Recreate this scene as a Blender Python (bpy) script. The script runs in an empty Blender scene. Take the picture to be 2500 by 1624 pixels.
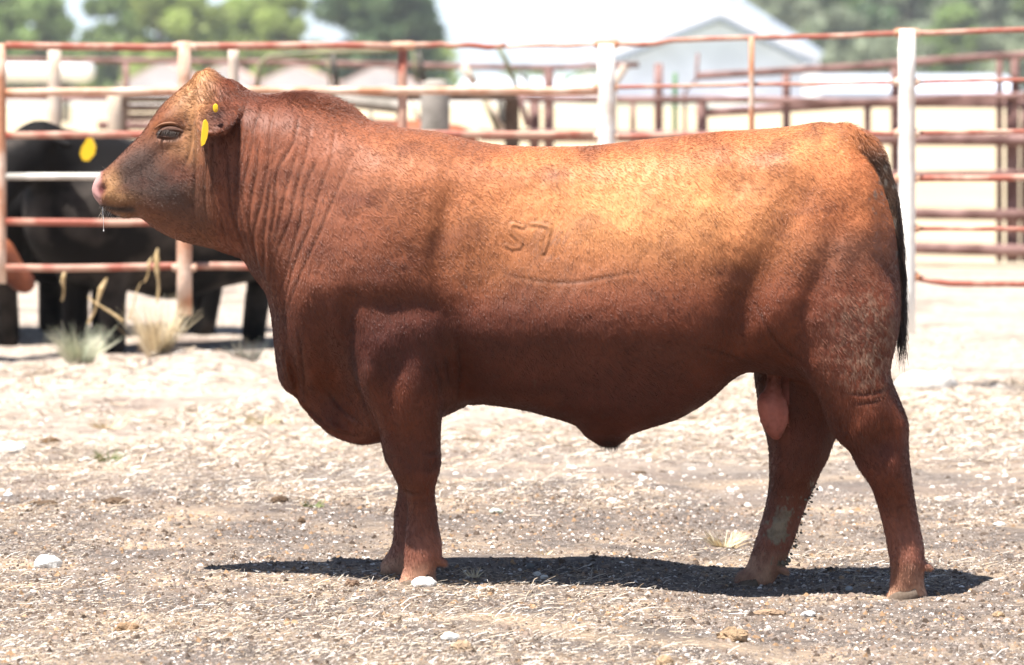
import bpy, math, random
import numpy as np
from math import radians, pi, sin, cos
random.seed(7); RNG = np.random.default_rng(11)
S = bpy.context.scene
C = S.collection
# ------------------------------------------------------------------ camera, sky, sun, exposure
FPX, HOR, CAMZ = 10169.0, 215.0, 1.4278        # focal length in photo pixels, horizon row, eye height
cam = bpy.data.cameras.new('camera'); camo = bpy.data.objects.new('camera', cam); C.objects.link(camo)
camo.location = (0, 0, CAMZ); camo.rotation_euler = (radians(90), 0, 0)
cam.sensor_width = 36; cam.lens = 36 * FPX / 2500
cam.shift_y = -(812 - HOR) / 2500
cam.clip_start = 0.5; cam.clip_end = 6000
cam.dof.use_dof = True; cam.dof.focus_distance = 11.95; cam.dof.aperture_fstop = 4.2
S.camera = camo
SUN_V = np.array([0.27, 0.23, -1.0]); SUN_V /= np.linalg.norm(SUN_V)      # direction the light travels
W = bpy.data.worlds.new('World'); S.world = W; W.use_nodes = True
wn = W.node_tree; bg = wn.nodes['Background']; sky = wn.nodes.new('ShaderNodeTexSky')
sky.sky_type = 'NISHITA'; sky.sun_disc = False
sky.sun_elevation = math.asin(-SUN_V[2]); sky.sun_rotation = math.atan2(-SUN_V[0], -SUN_V[1])
sky.altitude = 300; sky.air_density = 1.0; sky.dust_density = 0.7; sky.ozone_density = 1.0
wt = wn.nodes.new('ShaderNodeTexCoord'); wsx = wn.nodes.new('ShaderNodeSeparateXYZ'); wn.links.new(wt.outputs['Generated'], wsx.inputs[0])
wmp = wn.nodes.new('ShaderNodeMapping'); wmp.inputs['Scale'].default_value = (9, 9, 40); wn.links.new(wt.outputs['Generated'], wmp.inputs[0])
wno = wn.nodes.new('ShaderNodeTexNoise'); wno.inputs['Scale'].default_value = 1.6; wno.inputs['Detail'].default_value = 4; wn.links.new(wmp.outputs[0], wno.inputs['Vector'])
wr = wn.nodes.new('ShaderNodeMapRange'); wr.inputs[1].default_value = .36; wr.inputs[2].default_value = .56; wr.inputs[3].default_value = .68; wn.links.new(wno.outputs[0], wr.inputs[0])
wz = wn.nodes.new('ShaderNodeMapRange'); wz.inputs[1].default_value = .28; wz.inputs[2].default_value = .03; wn.links.new(wsx.outputs[2], wz.inputs[0])   # bright summer haze and thin cloud towards the horizon, all the way round
wmu = wn.nodes.new('ShaderNodeMath'); wmu.operation = 'MULTIPLY'; wn.links.new(wr.outputs[0], wmu.inputs[0]); wn.links.new(wz.outputs[0], wmu.inputs[1])
wmx = wn.nodes.new('ShaderNodeMix'); wmx.data_type = 'RGBA'; wn.links.new(wmu.outputs[0], wmx.inputs[0]); wn.links.new(sky.outputs[0], wmx.inputs[6]); wmx.inputs[7].default_value = (9.6, 11.4, 13.4, 1)
wn.links.new(wmx.outputs[2], bg.inputs[0]); bg.inputs[1].default_value = 0.05
sl = bpy.data.lights.new('sun', 'SUN'); sl.energy = 5.0; sl.angle = radians(0.53); sl.color = (1.0, 0.95, 0.88)
so = bpy.data.objects.new('sun', sl); C.objects.link(so)
from mathutils import Vector, Matrix
so.rotation_euler = Vector(SUN_V).to_track_quat('-Z', 'Y').to_euler(); so.location = (0, 0, 30)
S.view_settings.view_transform = 'Standard'; S.view_settings.look = 'None'
S.view_settings.exposure = 1.4; S.view_settings.gamma = 1.0; S.view_settings.use_curve_mapping = False
S.render.engine = 'CYCLES'
S.cycles.max_bounces = 5; S.cycles.diffuse_bounces = 3; S.cycles.glossy_bounces = 2
S.cycles.transmission_bounces = 3; S.cycles.transparent_max_bounces = 6
S.cycles.use_denoising = True
try: S.cycles_curves.shape = 'RIBBONS'
except Exception: pass

SUBD, HAIRN = 1, 320000
# ------------------------------------------------------------------ helpers
def P(u, v, Y):                                # where the line through photo point (u, v) meets the plane at distance Y
    return np.array([(u - 1250) * Y / FPX, Y, CAMZ - (v - HOR) * Y / FPX])
def sst(a, b, x):
    t = np.clip((x - a) / (b - a), 0, 1); return t * t * (3 - 2 * t)
def h2(i, j, s):
    n = (i.astype(np.int64) * 374761393 + j.astype(np.int64) * 668265263 + s * 1442695041) & 0x7fffffff
    n = ((n ^ (n >> 13)) * 1274126177) & 0x7fffffff
    return ((n ^ (n >> 16)) & 0xffff) / 65535.0
def noise(x, y, s=0):
    x = np.asarray(x, float); y = np.asarray(y, float)
    i = np.floor(x); j = np.floor(y); fx = x - i; fy = y - j
    fx = fx * fx * (3 - 2 * fx); fy = fy * fy * (3 - 2 * fy)
    a = h2(i, j, s); b = h2(i + 1, j, s); c = h2(i, j + 1, s); d = h2(i + 1, j + 1, s)
    return (a * (1 - fx) + b * fx) * (1 - fy) + (c * (1 - fx) + d * fx) * fy - 0.5
def fbm(x, y, s=0, o=4):
    r = 0; a = 1.0
    for k in range(o):
        r = r + a * noise(x * 2 ** k + 17 * k, y * 2 ** k - 9 * k, s + k); a *= 0.5
    return r
def gz(x, y):                                  # height of the ground
    x = np.asarray(x, float); y = np.asarray(y, float)
    near = 1 - sst(14, 17, y)
    z = -0.036 * sst(0.25, 0.75, x) * near
    z = z + 0.018 * fbm(x * 1.3, y * 1.3, 3, 3) * (1 - 0.75 * np.exp(-((y - 12.0) / 0.5) ** 2)) + 0.007 * fbm(x * 9, y * 9, 5, 3) + .016 * np.minimum(0, noise(x * 6.5, y * 6.5, 8) + .12) * (1 - .8 * np.exp(-((y - 12.0) / 0.35) ** 2))
    far = sst(14, 40, y)
    z = z + far * 0.05 * fbm(x * .3, y * .3, 9, 3)
    z = z - 0.02 * sst(15, 20, y) * sst(1.0, 2.2, x / y * 12)
    for (mx, my, r, hh) in MOUNDS:
        z = z + hh * np.exp(-(((x - mx) ** 2 + (y - my) ** 2) / r ** 2))
    return z
FY = 26.0
MOUNDS = [(P(480, 700, 20.5)[0], 20.45, .38, .13), (P(2260, 700, 20)[0], 19.9, .25, .03), (P(60, 700, 20)[0], 20.4, .6, .06)]

def mat(name, color, rough=0.8, spec=0.3, metal=0.0, nz=None, bump=0.0, bscale=60, attr=None, nscale=8, ncol=None, nlo=0.4, nhi=0.62, trans=0.0, det=6):
    m = bpy.data.materials.new(name); m.use_nodes = True; nt = m.node_tree; b = nt.nodes['Principled BSDF']
    b.inputs['Base Color'].default_value = (*color, 1); b.inputs['Roughness'].default_value = rough
    b.inputs['Specular IOR Level'].default_value = spec; b.inputs['Metallic'].default_value = metal
    tc = nt.nodes.new('ShaderNodeTexCoord'); out = None
    if attr:
        a = nt.nodes.new('ShaderNodeAttribute'); a.attribute_name = attr; out = a.outputs['Color']
    if ncol:
        n = nt.nodes.new('ShaderNodeTexNoise'); n.inputs['Scale'].default_value = nscale; n.inputs['Detail'].default_value = det
        nt.links.new(tc.outputs['Object'], n.inputs['Vector'])
        r = nt.nodes.new('ShaderNodeMapRange'); r.inputs[1].default_value = nlo; r.inputs[2].default_value = nhi
        nt.links.new(n.outputs[0], r.inputs[0])
        mx = nt.nodes.new('ShaderNodeMix'); mx.data_type = 'RGBA'
        nt.links.new(r.outputs[0], mx.inputs[0])
        if out: nt.links.new(out, mx.inputs[6])
        else: mx.inputs[6].default_value = (*color, 1)
        mx.inputs[7].default_value = (*ncol, 1); out = mx.outputs[2]
    if out: nt.links.new(out, b.inputs['Base Color'])
    if bump:
        n = nt.nodes.new('ShaderNodeTexNoise'); n.inputs['Scale'].default_value = bscale; n.inputs['Detail'].default_value = 6
        nt.links.new(tc.outputs['Object'], n.inputs['Vector'])
        bp = nt.nodes.new('ShaderNodeBump'); bp.inputs['Strength'].default_value = bump; bp.inputs['Distance'].default_value = 0.01
        nt.links.new(n.outputs[0], bp.inputs['Height']); nt.links.new(bp.outputs[0], b.inputs['Normal'])
    if trans:
        tr = nt.nodes.new('ShaderNodeBsdfTranslucent'); ms = nt.nodes.new('ShaderNodeMixShader'); ms.inputs[0].default_value = trans
        if out: nt.links.new(out, tr.inputs[0])
        else: tr.inputs[0].default_value = (*color, 1)
        nt.links.new(b.outputs[0], ms.inputs[1]); nt.links.new(tr.outputs[0], ms.inputs[2])
        nt.links.new(ms.outputs[0], nt.nodes['Material Output'].inputs[0])
    return m
def tag(o, label=None, cat=None, group=None, kind=None):
    if label: o['label'] = label
    if cat: o['category'] = cat
    if group: o['group'] = group
    if kind: o['kind'] = kind
    return o
def fastmesh(name, V, F, smooth=False):
    V = np.asarray(V, np.float32); me = bpy.data.meshes.new(name)
    if isinstance(F, np.ndarray):
        n, k = F.shape
        me.vertices.add(len(V)); me.vertices.foreach_set('co', V.ravel())
        me.loops.add(n * k); me.loops.foreach_set('vertex_index', F.astype(np.int32).ravel())
        me.polygons.add(n); me.polygons.foreach_set('loop_start', np.arange(0, n * k, k, dtype=np.int32))
        me.update(calc_edges=True)
    else:
        me.from_pydata(V.tolist(), [], F); me.update()
    me.polygons.foreach_set('use_smooth', np.full(len(me.polygons), smooth))
    return me
def obj(name, V, F, m, parent=None, smooth=False, **kw):
    me = fastmesh(name, V, F, smooth)
    if m: me.materials.append(m)
    o = bpy.data.objects.new(name, me); C.objects.link(o)
    if parent: o.parent = parent; o.matrix_parent_inverse = Matrix.Translation(-parent.location)
    tag(o, **kw); return o
def root(name, loc, label, cat, group=None):
    o = bpy.data.objects.new(name, None); C.objects.link(o); o.location = loc; o.empty_display_size = .2
    tag(o, label, cat, group); return o
def vcol(me, col, name='tint'):
    a = me.color_attributes.new(name, 'FLOAT_COLOR', 'POINT')
    c = np.ones((len(me.vertices), 4), np.float32); c[:, :3] = col; a.data.foreach_set('color', c.ravel())
class MB:
    def __init__(s): s.V = []; s.F = []; s.n = 0
    def add(s, V, F):
        s.V.append(np.asarray(V, float)); s.F += [[i + s.n for i in f] for f in F]; s.n += len(V); return s
    def out(s): return np.concatenate(s.V), s.F
def tube(path, rad, k=8, jit=0, flat=None):
    path = np.asarray(path, float); n = len(path)
    rad = np.full(n, rad) if np.isscalar(rad) else np.asarray(rad, float)
    V = []; F = []
    t = np.gradient(path, axis=0); up = np.array([0, 0, 1.]) if abs(t[0][2]) < .8 * np.linalg.norm(t[0]) else np.array([0, 1., 0])
    for i in range(n):
        d = t[i] / (np.linalg.norm(t[i]) + 1e-9); a = np.cross(d, up); a /= np.linalg.norm(a) + 1e-9; b = np.cross(a, d)
        for j in range(k):
            w = 2 * pi * j / k; r = rad[i] * (1 + (random.uniform(-jit, jit) if jit else 0))
            V.append(path[i] + a * cos(w) * r + b * sin(w) * r * (flat or 1))
    for i in range(n - 1):
        for j in range(k):
            F.append([i * k + j, i * k + (j + 1) % k, (i + 1) * k + (j + 1) % k, (i + 1) * k + j])
    F.append(list(range(k))[::-1]); F.append([(n - 1) * k + j for j in range(k)])
    return np.array(V), F
def box(x0, x1, y0, y1, z0, z1):
    V = [(x, y, z) for x in (x0, x1) for y in (y0, y1) for z in (z0, z1)]
    return np.array(V, float), [[0, 1, 3, 2], [4, 6, 7, 5], [0, 4, 5, 1], [2, 3, 7, 6], [0, 2, 6, 4], [1, 5, 7, 3]]

# implicit surface -> quads (surface nets)
def nets(F, o, h):
    ins = F > 0
    s = ins[:-1, :-1, :-1].astype(np.int8).copy()
    cs = [(a, b, c) for a in (0, 1) for b in (0, 1) for c in (0, 1)]
    nx, ny, nz = F.shape
    tot = np.zeros((nx - 1, ny - 1, nz - 1), np.int8)
    for a, b, c in cs: tot += ins[a:nx - 1 + a, b:ny - 1 + b, c:nz - 1 + c]
    act = (tot > 0) & (tot < 8); I, J, K = np.nonzero(act); n = len(I)
    idx = np.full(act.shape, -1, np.int64); idx[I, J, K] = np.arange(n)
    pos = np.zeros((n, 3)); cnt = np.zeros(n)
    for ax in range(3):
        for p in (0, 1):
            for q in (0, 1):
                off = [0, 0, 0]; oth = [k for k in range(3) if k != ax]; off[oth[0]] = p; off[oth[1]] = q
                a = F[I + off[0], J + off[1], K + off[2]]; o2 = off.copy(); o2[ax] = 1
                b = F[I + o2[0], J + o2[1], K + o2[2]]
                m = (a > 0) != (b > 0); t = np.where(m, a / np.where(m, a - b, 1), 0)
                for k in range(3): pos[:, k] += np.where(m, off[k] + (t if k == ax else 0), 0)
                cnt += m
    pos = pos / cnt[:, None] + np.stack([I, J, K], 1)
    V = pos * h + np.asarray(o)
    Q = []
    for ax in range(3):
        sl0 = [slice(None)] * 3; sl1 = [slice(None)] * 3; sl0[ax] = slice(0, -1); sl1[ax] = slice(1, None)
        A = ins[tuple(sl0)]; B = ins[tuple(sl1)]; ch = A != B
        E = np.stack(np.nonzero(ch), 1); oth = [(1, 2), (2, 0), (0, 1)][ax]
        E = E[(E[:, oth[0]] > 0) & (E[:, oth[1]] > 0) & (E[:, oth[0]] < F.shape[oth[0]] - 1) & (E[:, oth[1]] < F.shape[oth[1]] - 1)]
        sgn = A[E[:, 0], E[:, 1], E[:, 2]]
        def cell(da, db):
            G = E.copy(); G[:, oth[0]] -= da; G[:, oth[1]] -= db; return idx[G[:, 0], G[:, 1], G[:, 2]]
        q = np.stack([cell(1, 1), cell(0, 1), cell(0, 0), cell(1, 0)], 1)
        q[~sgn] = q[~sgn][:, ::-1]; Q.append(q)
    return V, np.concatenate(Q)
def smax(a, b, k):
    h = np.clip(0.5 + 0.5 * (a - b) / k, 0, 1); return b + (a - b) * h + k * h * (1 - h)
def spline(pts, step, closed=True):
    p = np.asarray(pts, float); n = len(p); out = []
    for i in range(n if closed else n - 1):
        if closed: a, b, c, d = p[i - 1], p[i], p[(i + 1) % n], p[(i + 2) % n]
        else: a, b, c, d = p[max(i - 1, 0)], p[i], p[i + 1], p[min(i + 2, n - 1)]
        m = max(1, int(np.linalg.norm(c - b) / step))
        ta, tb = (c - a) / 2, (d - b) / 2; L = np.linalg.norm(c - b)
        for t in (ta, tb):
            l = np.linalg.norm(t)
            if l > L * 1.2: t *= L * 1.2 / l
        for k in range(m):
            t = k / m; out.append((2*t**3-3*t**2+1)*b + (t**3-2*t**2+t)*ta + (-2*t**3+3*t**2)*c + (t**3-t**2)*tb)
    if not closed: out.append(p[-1])
    return np.array(out)
def segdist(px, pz, A, B):
    d = B - A; L = d @ d + 1e-12
    t = np.clip(((px - A[0]) * d[0] + (pz - A[1]) * d[1]) / L, 0, 1)
    return np.hypot(px - A[0] - t * d[0], pz - A[1] - t * d[1]), t
def polysd(poly, X, Z):
    best = np.full(X.shape, 1e9); ins = np.zeros(X.shape, bool); n = len(poly)
    for i in range(n):
        A = poly[i]; B = poly[(i + 1) % n]
        best = np.minimum(best, segdist(X, Z, A, B)[0])
        c = (A[1] > Z) != (B[1] > Z)
        if c.any(): ins ^= c & (X < (B[0] - A[0]) * (Z - A[1]) / (B[1] - A[1] + 1e-15) + A[0])
    return np.where(ins, best, -best)
def blur2(a, n):
    for _ in range(n):
        p = np.pad(a, 1, mode='edge'); a = (p[:-2, 1:-1] + p[2:, 1:-1] + p[1:-1, :-2] + p[1:-1, 2:] + 4 * p[1:-1, 1:-1]) / 8
    return a
def inflate(sd, h):                            # G with G = (half thickness)^2 of a rounded solid over the outline
    def solve(m, hh, u, it):
        for _ in range(it):
            p = np.pad(u, 1); u = np.where(m, (p[:-2, 1:-1] + p[2:, 1:-1] + p[1:-1, :-2] + p[1:-1, 2:] + hh * hh * 1.0) / 4, 0)
        return u
    u = None
    for f in (8, 4, 2, 1):
        s = sd[::f, ::f]; m = s > 0
        if u is None: u = np.zeros(s.shape)
        else:
            u = np.kron(u, np.ones((2, 2))); u = u[:s.shape[0], :s.shape[1]]
            if u.shape != s.shape: u = np.pad(u, ((0, s.shape[0] - u.shape[0]), (0, s.shape[1] - u.shape[1])), mode='edge')
            u = np.where(m, u, 0)
        u = solve(m, h * f, u, 500 if f > 2 else 120)
    u = blur2(u, 2)
    w = (sd > 2.2 * h).astype(float); r = np.where(w > 0, 2 * u / np.maximum(sd, 2 * h), 0)
    rb, wb = r * w, w.copy()
    for _ in range(10): rb, wb = blur2(rb, 3), blur2(wb, 3)
    rs = rb / np.maximum(wb, 1e-4); rs = np.where(wb > 1e-3, rs, 0.05)
    k = sst(1.5 * h, 5 * h, sd); r2 = np.where(w > 0, r, rs) * k + rs * (1 - k)
    return sd * np.maximum(r2, .012)

# ------------------------------------------------------------------ materials
M = {}
M['hide'] = mat('bull_hide', (.3, .1, .05), .55, .22, attr='coat', bump=.10, bscale=140)
M['mud'] = mat('dried_mud', (.16, .14, .11), .95, .1, bump=1, bscale=200, ncol=(.26, .23, .18), nscale=60)
M['rust'] = mat('rusty_red_pipe', (.30, .085, .055), .6, .4, bump=.3, bscale=40, ncol=(.46, .28, .21), nscale=7, nlo=.42, nhi=.6)
M['rustlight'] = mat('worn_pipe', (.44, .20, .11), .55, .4, bump=.3, bscale=40, ncol=(.66, .50, .40), nscale=5, nlo=.42, nhi=.62)
M['silver'] = mat('galvanised_pipe', (.5, .48, .44), .5, .5, metal=.3, ncol=(.7, .68, .64), nscale=6)
M['white'] = mat('white_painted_post', (.82, .79, .74), .6, .3, bump=.2, bscale=30, ncol=(.55, .40, .29), nscale=3.2, nlo=.54, nhi=.74)
M['brown'] = mat('dark_brown_pipe', (.13, .066, .057), .65, .3, bump=.3, bscale=40, ncol=(.27, .16, .145), nscale=5)
M['green'] = mat('green_pipe', (.05, .16, .06), .5, .4, ncol=(.14, .2, .09), nscale=4)
M['olive'] = mat('olive_steel', (.12, .14, .07), .6, .4, ncol=(.22, .2, .12), nscale=4)
M['dark'] = mat('dark_iron', (.05, .045, .04), .6, .4, ncol=(.1, .09, .07), nscale=5)
M['wood'] = mat('weathered_wood', (.20, .18, .155), .9, .1, bump=.5, bscale=30, ncol=(.30, .27, .24), nscale=9)
M['plank'] = mat('brown_plank', (.085, .058, .045), .9, .1, bump=.5, bscale=30, ncol=(.15, .105, .08), nscale=9)
M['palewood'] = mat('pale_wood', (.46, .37, .29), .9, .1, ncol=(.62, .53, .45), nscale=5)
M['yellow'] = mat('yellow_plastic', (.80, .50, .012), .35, .5)
M['black'] = mat('black_hide', (.006, .005, .005), .75, .12, bump=.4, bscale=60, ncol=(.085, .070, .060), nscale=2.6, nlo=.5, nhi=.72)
M['concrete'] = mat('concrete', (.6, .58, .54), .9, .1, bump=.4, bscale=25, ncol=(.48, .45, .4), nscale=6)

# ------------------------------------------------------------------ sky side of the setting: ground
def make_ground():
    ys = np.concatenate([-np.geomspace(2, 300, 14)[::-1], np.linspace(-1, 8.4, 16), np.arange(8.6, 14.6, .022), np.arange(14.6, 24, .06), np.geomspace(24, 2500, 90)])
    ts = np.concatenate([-np.geomspace(.26, 2.5, 26)[::-1], np.linspace(-.25, .25, 201), np.geomspace(.26, 2.5, 26)])
    Yg, T = np.meshgrid(ys, ts, indexing='ij'); Xg = T * np.where(Yg > 8.6, Yg, 8.6 + (8.6 - Yg))
    Zg = gz(Xg, Yg)
    Zg = Zg + (1 - sst(14, 15, Yg)) * .004 * noise(Xg * 45, Yg * 45, 21)
    V = np.stack([Xg, Yg, Zg], -1).reshape(-1, 3); n, m = Yg.shape
    i = np.arange(n * m).reshape(n, m)
    F = np.stack([i[:-1, :-1], i[:-1, 1:], i[1:, 1:], i[1:, :-1]], -1).reshape(-1, 4)
    m_ = bpy.data.materials.new('pen_ground'); m_.use_nodes = True; nt = m_.node_tree; b = nt.nodes['Principled BSDF']
    L = nt.links.new; N = nt.nodes.new
    geo = N('ShaderNodeNewGeometry'); sep = N('ShaderNodeSeparateXYZ'); L(geo.outputs['Position'], sep.inputs[0])
    def nz(sc, det=6, vec=None, rough=.6):
        n_ = N('ShaderNodeTexNoise'); n_.inputs['Scale'].default_value = sc; n_.inputs['Detail'].default_value = det
        n_.inputs['Roughness'].default_value = rough; L(vec or geo.outputs['Position'], n_.inputs['Vector']); return n_.outputs[0]
    def rng(x, a, c, lo=0, hi=1):
        r = N('ShaderNodeMapRange'); r.inputs[1].default_value = a; r.inputs[2].default_value = c
        r.inputs[3].default_value = lo; r.inputs[4].default_value = hi; L(x, r.inputs[0]); return r.outputs[0]
    def mix(f, a, c):
        x = N('ShaderNodeMix'); x.data_type = 'RGBA'; L(f, x.inputs[0])
        for s_, k in ((a, 6), (c, 7)):
            if isinstance(s_, tuple): x.inputs[k].default_value = (*s_, 1)
            else: L(s_, x.inputs[k])
        return x.outputs[2]
    def mth(op, a, c):
        x = N('ShaderNodeMath'); x.operation = op
        for s_, k in ((a, 0), (c, 1)):
            if isinstance(s_, (int, float)): x.inputs[k].default_value = s_
            else: L(s_, x.inputs[k])
        return x.outputs[0]
    col = mix(rng(nz(38, 8), .38, .62), (.085, .070, .062), (.175, .145, .128))
    col = mix(rng(nz(2.2, 5), .45, .65), col, mix(rng(nz(50, 5), .35, .6), (.2, .15, .11), (.42, .32, .23)))
    vo = N('ShaderNodeTexVoronoi'); vo.inputs['Scale'].default_value = 95; L(geo.outputs['Position'], vo.inputs['Vector'])
    col = mix(mth('MULTIPLY', rng(vo.outputs['Distance'], .26, .14), rng(nz(60, 2), .5, .56)), col, (.6, .57, .54))
    # straw strewn before the fence
    straw = mix(rng(nz(14, 8), .35, .65), (.25, .205, .175), (.53, .45, .375))
    yj = mth('ADD', sep.outputs[1], mth('MULTIPLY', rng(nz(.8, 4), 0, 1, -1, 1), 2.6))
    col = mix(rng(yj, 14.5, 18.5), col, straw)
    col = mix(mth('MULTIPLY', rng(nz(1.3, 7, rough=.7), .5, .66), rng(yj, 13, 15.5)), col, (.20, .155, .13))
    # dry stubble field, then green strip
    field = mix(rng(nz(.25, 5), .35, .65), (.42, .34, .225), (.52, .44, .31))
    col = mix(rng(yj, 30, 36), col, field)
    col = mix(rng(sep.outputs[1], 285, 330), col, (.26, .31, .17))
    col = mix(rng(sep.outputs[1], 340, 347), col, (.5, .46, .42))
    L(col, b.inputs['Base Color']); b.inputs['Roughness'].default_value = .95; b.inputs['Specular IOR Level'].default_value = .1
    bp = N('ShaderNodeBump'); bp.inputs['Strength'].default_value = .8; bp.inputs['Distance'].default_value = .012
    L(nz(70, 8, rough=.7), bp.inputs['Height']); L(bp.outputs[0], b.inputs['Normal'])
    obj('ground', V, F, m_, smooth=True, kind='structure')
make_ground()

# ------------------------------------------------------------------ litter on the ground
def scatter(n, y0, y1, pw=1.0, marg=1.15):
    y = y0 + (y1 - y0) * RNG.random(n) ** pw; x = (RNG.random(n) * 2 - 1) * 1250 / FPX * y * marg
    return x, y
def pebbles(name, n, y0, y1, s0, s1, pw, cols, flat=.55, lift=.25):
    x, y = scatter(n, y0, y1, pw); keep = noise(x * 2.2, y * 2.2, 31) + noise(x * 9, y * 5, 35) * .7 > -0.42 + .3 * RNG.random(n) - .1
    x, y = x[keep], y[keep]; n = len(x)
    sz = s0 + (s1 - s0) * RNG.random(n) ** 5
    base = np.array([(1, 0, 0), (.31, .95, .0), (-.81, .59, 0), (-.81, -.59, 0), (.31, -.95, 0), (.2, .3, .9), (-.3, -.2, .95)])
    tri = np.array([(0, 1, 5), (1, 2, 5), (2, 6, 5), (2, 3, 6), (3, 4, 6), (4, 0, 6), (0, 5, 6)])
    B = base[None] * (1 + .4 * (RNG.random((n, 7, 1)) - .5)) + .22 * (RNG.random((n, 7, 3)) - .5)
    st = np.stack([.7 + .5 * RNG.random(n), .6 + .4 * RNG.random(n), flat * (.7 + .8 * RNG.random(n))], -1)[:, None]
    B = B * st * sz[:, None, None]; a = RNG.random(n) * 6.283; c, s = np.cos(a)[:, None], np.sin(a)[:, None]
    X = B[..., 0] * c - B[..., 1] * s + x[:, None]; Yv = B[..., 0] * s + B[..., 1] * c + y[:, None]
    Z = B[..., 2] + (gz(x, y) - sz * flat * .1)[:, None]
    V = np.stack([X, Yv, Z], -1).reshape(-1, 3); F = (tri[None] + 7 * np.arange(n)[:, None, None]).reshape(-1, 3)
    ci = RNG.choice(len(cols), n, p=[q[3] for q in cols]); col = np.array([q[:3] for q in cols])[ci] * (.75 + .5 * RNG.random((n, 1)))
    o = obj(name, V, F, M['litter'], kind='stuff', label=LAB[name]); vcol(o.data, np.repeat(col, 7, 0).clip(0, .9))
M['litter'] = mat('litter', (.4, .35, .3), .9, .15, attr='tint')
LAB = {'field_stones': 'pale stones and dark crumbs scattered over the ground towards the fence', 'gravel': 'small grey and white pebbles and wood chips strewn over the pen ground', 'dry_straw': 'pale broken straw and hay stems lying on the pen ground',
       'dirt_clods': 'dark crumbs of dirt and dung between the pebbles'}
pebbles('gravel', 122000, 10.1, 15.0, .0021, .0105, 1.2, [(.14, .115, .10, .40), (.22, .18, .155, .32), (.34, .295, .265, .15), (.62, .59, .56, .065), (.29, .20, .14, .065)])
pebbles('dirt_clods', 26000, 10.1, 14.5, .0025, .014, 1.0, [(.09, .065, .05, .45), (.2, .15, .12, .4), (.3, .19, .11, .15)], flat=.7)
pebbles('field_stones', 16000, 14.5, 25, .004, .019, 1.3, [(.20, .16, .13, .35), (.32, .26, .22, .3), (.62, .57, .52, .25), (.10, .075, .06, .10)])
def straws(name, n, y0, y1, pw):
    x, y = scatter(n, y0, y1, pw)
    keep = noise(x * 1.1 + 4, y * 1.1, 41) + .5 * noise(x * 5, y * 4, 43) > -.12 + .35 * RNG.random(n) - .05 * sst(14, 18, y)
    x, y = x[keep], y[keep]; n = len(x)
    Ls = .008 + .05 * RNG.random(n) ** 3.0 * (1 + 1.2 * sst(13, 18, y)); w = (.0003 + .0008 * RNG.random(n) ** 2) * (1 + sst(13, 20, y) * 2.5)
    a = RNG.random(n) * 6.283; bend = (RNG.random(n) - .5) * 1.1; tilt = (RNG.random(n) ** 2) * .75
    V = np.zeros((n, 6, 3)); zb = gz(x, y) + .002 + .004 * RNG.random(n)
    cx = x.copy(); cy = y.copy(); cz = zb.copy()
    for k in range(3):
        aa = a + bend * k; nx, ny = -np.sin(aa), np.cos(aa)
        V[:, 2 * k] = np.stack([cx + nx * w, cy + ny * w, cz + w], -1); V[:, 2 * k + 1] = np.stack([cx - nx * w, cy - ny * w, cz - w * .3], -1)
        cx = cx + np.cos(aa) * Ls / 2; cy = cy + np.sin(aa) * Ls / 2; cz = cz + Ls / 2 * np.sin(tilt) * (1 if k == 0 else .4)
    F = np.array([(0, 1, 3, 2), (2, 3, 5, 4)])[None] + 6 * np.arange(n)[:, None, None]
    cols = np.array([(.52, .445, .36), (.44, .355, .265), (.34, .25, .175), (.66, .61, .55), (.20, .15, .11)]); ci = RNG.choice(5, n, p=[.3, .25, .15, .2, .1])
    o = obj(name, V.reshape(-1, 3), F.reshape(-1, 4), M['litter'], kind='stuff', label=LAB[name]); vcol(o.data, np.repeat(cols[ci] * (.8 + .3 * RNG.random((n, 1))), 6, 0).clip(0, .92))
straws('dry_straw', 100000, 9.9, 20.5, 1.35)

# single stones and clods that can be told apart
def lump(name, u, v, w, hpx, col, label, cat, rough=1.0, sink=.3, Y=None, seed=0, group=None, depth=1.0, ncol=None):
    Y = Y or CAMZ * FPX / (v - HOR); k = Y / FPX
    r = np.random.default_rng(seed + 100); n1, n2 = 12, 22; V = []
    ph = r.random(12) * 6.28
    for i in range(n1 + 1):
        t = pi * i / n1
        for j in range(n2):
            p = 2 * pi * j / n2; x, y, z = sin(t) * cos(p), sin(t) * sin(p), cos(t)
            f = 1 + .13 * sin(2.3 * x * 2 + ph[0]) * cos(2.1 * y * 2 + ph[1]) + .1 * sin(5 * x + ph[2]) * sin(4 * z + ph[3]) + .09 * rough * sin(9 * x + ph[4]) * sin(8 * y + ph[5]) * sin(9 * z + ph[6]) + .05 * rough * (r.random() - .5)
            V.append((x * f * w / 2 * k, y * f * w / 2 * k * depth, z * f * hpx / 2 * k))
    F = [[i * n2 + j, (i + 1) * n2 + j, (i + 1) * n2 + (j + 1) % n2, i * n2 + (j + 1) % n2] for i in range(n1) for j in range(n2)]
    V = np.array(V); X = (u - 1250) * k; V += (X, Y, float(gz(X, Y)) + hpx * k * (.5 - sink))
    m_ = mat(name + '_surface', col, .9, .15, bump=.8 * rough, bscale=120, ncol=ncol or tuple(c * .7 for c in col), nscale=35)
    return obj(name, V, F, m_, smooth=rough < .8, label=label, cat=cat, group=group)
WH = (.78, .76, .72); TN = (.42, .29, .18); DK = (.13, .085, .055)
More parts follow.
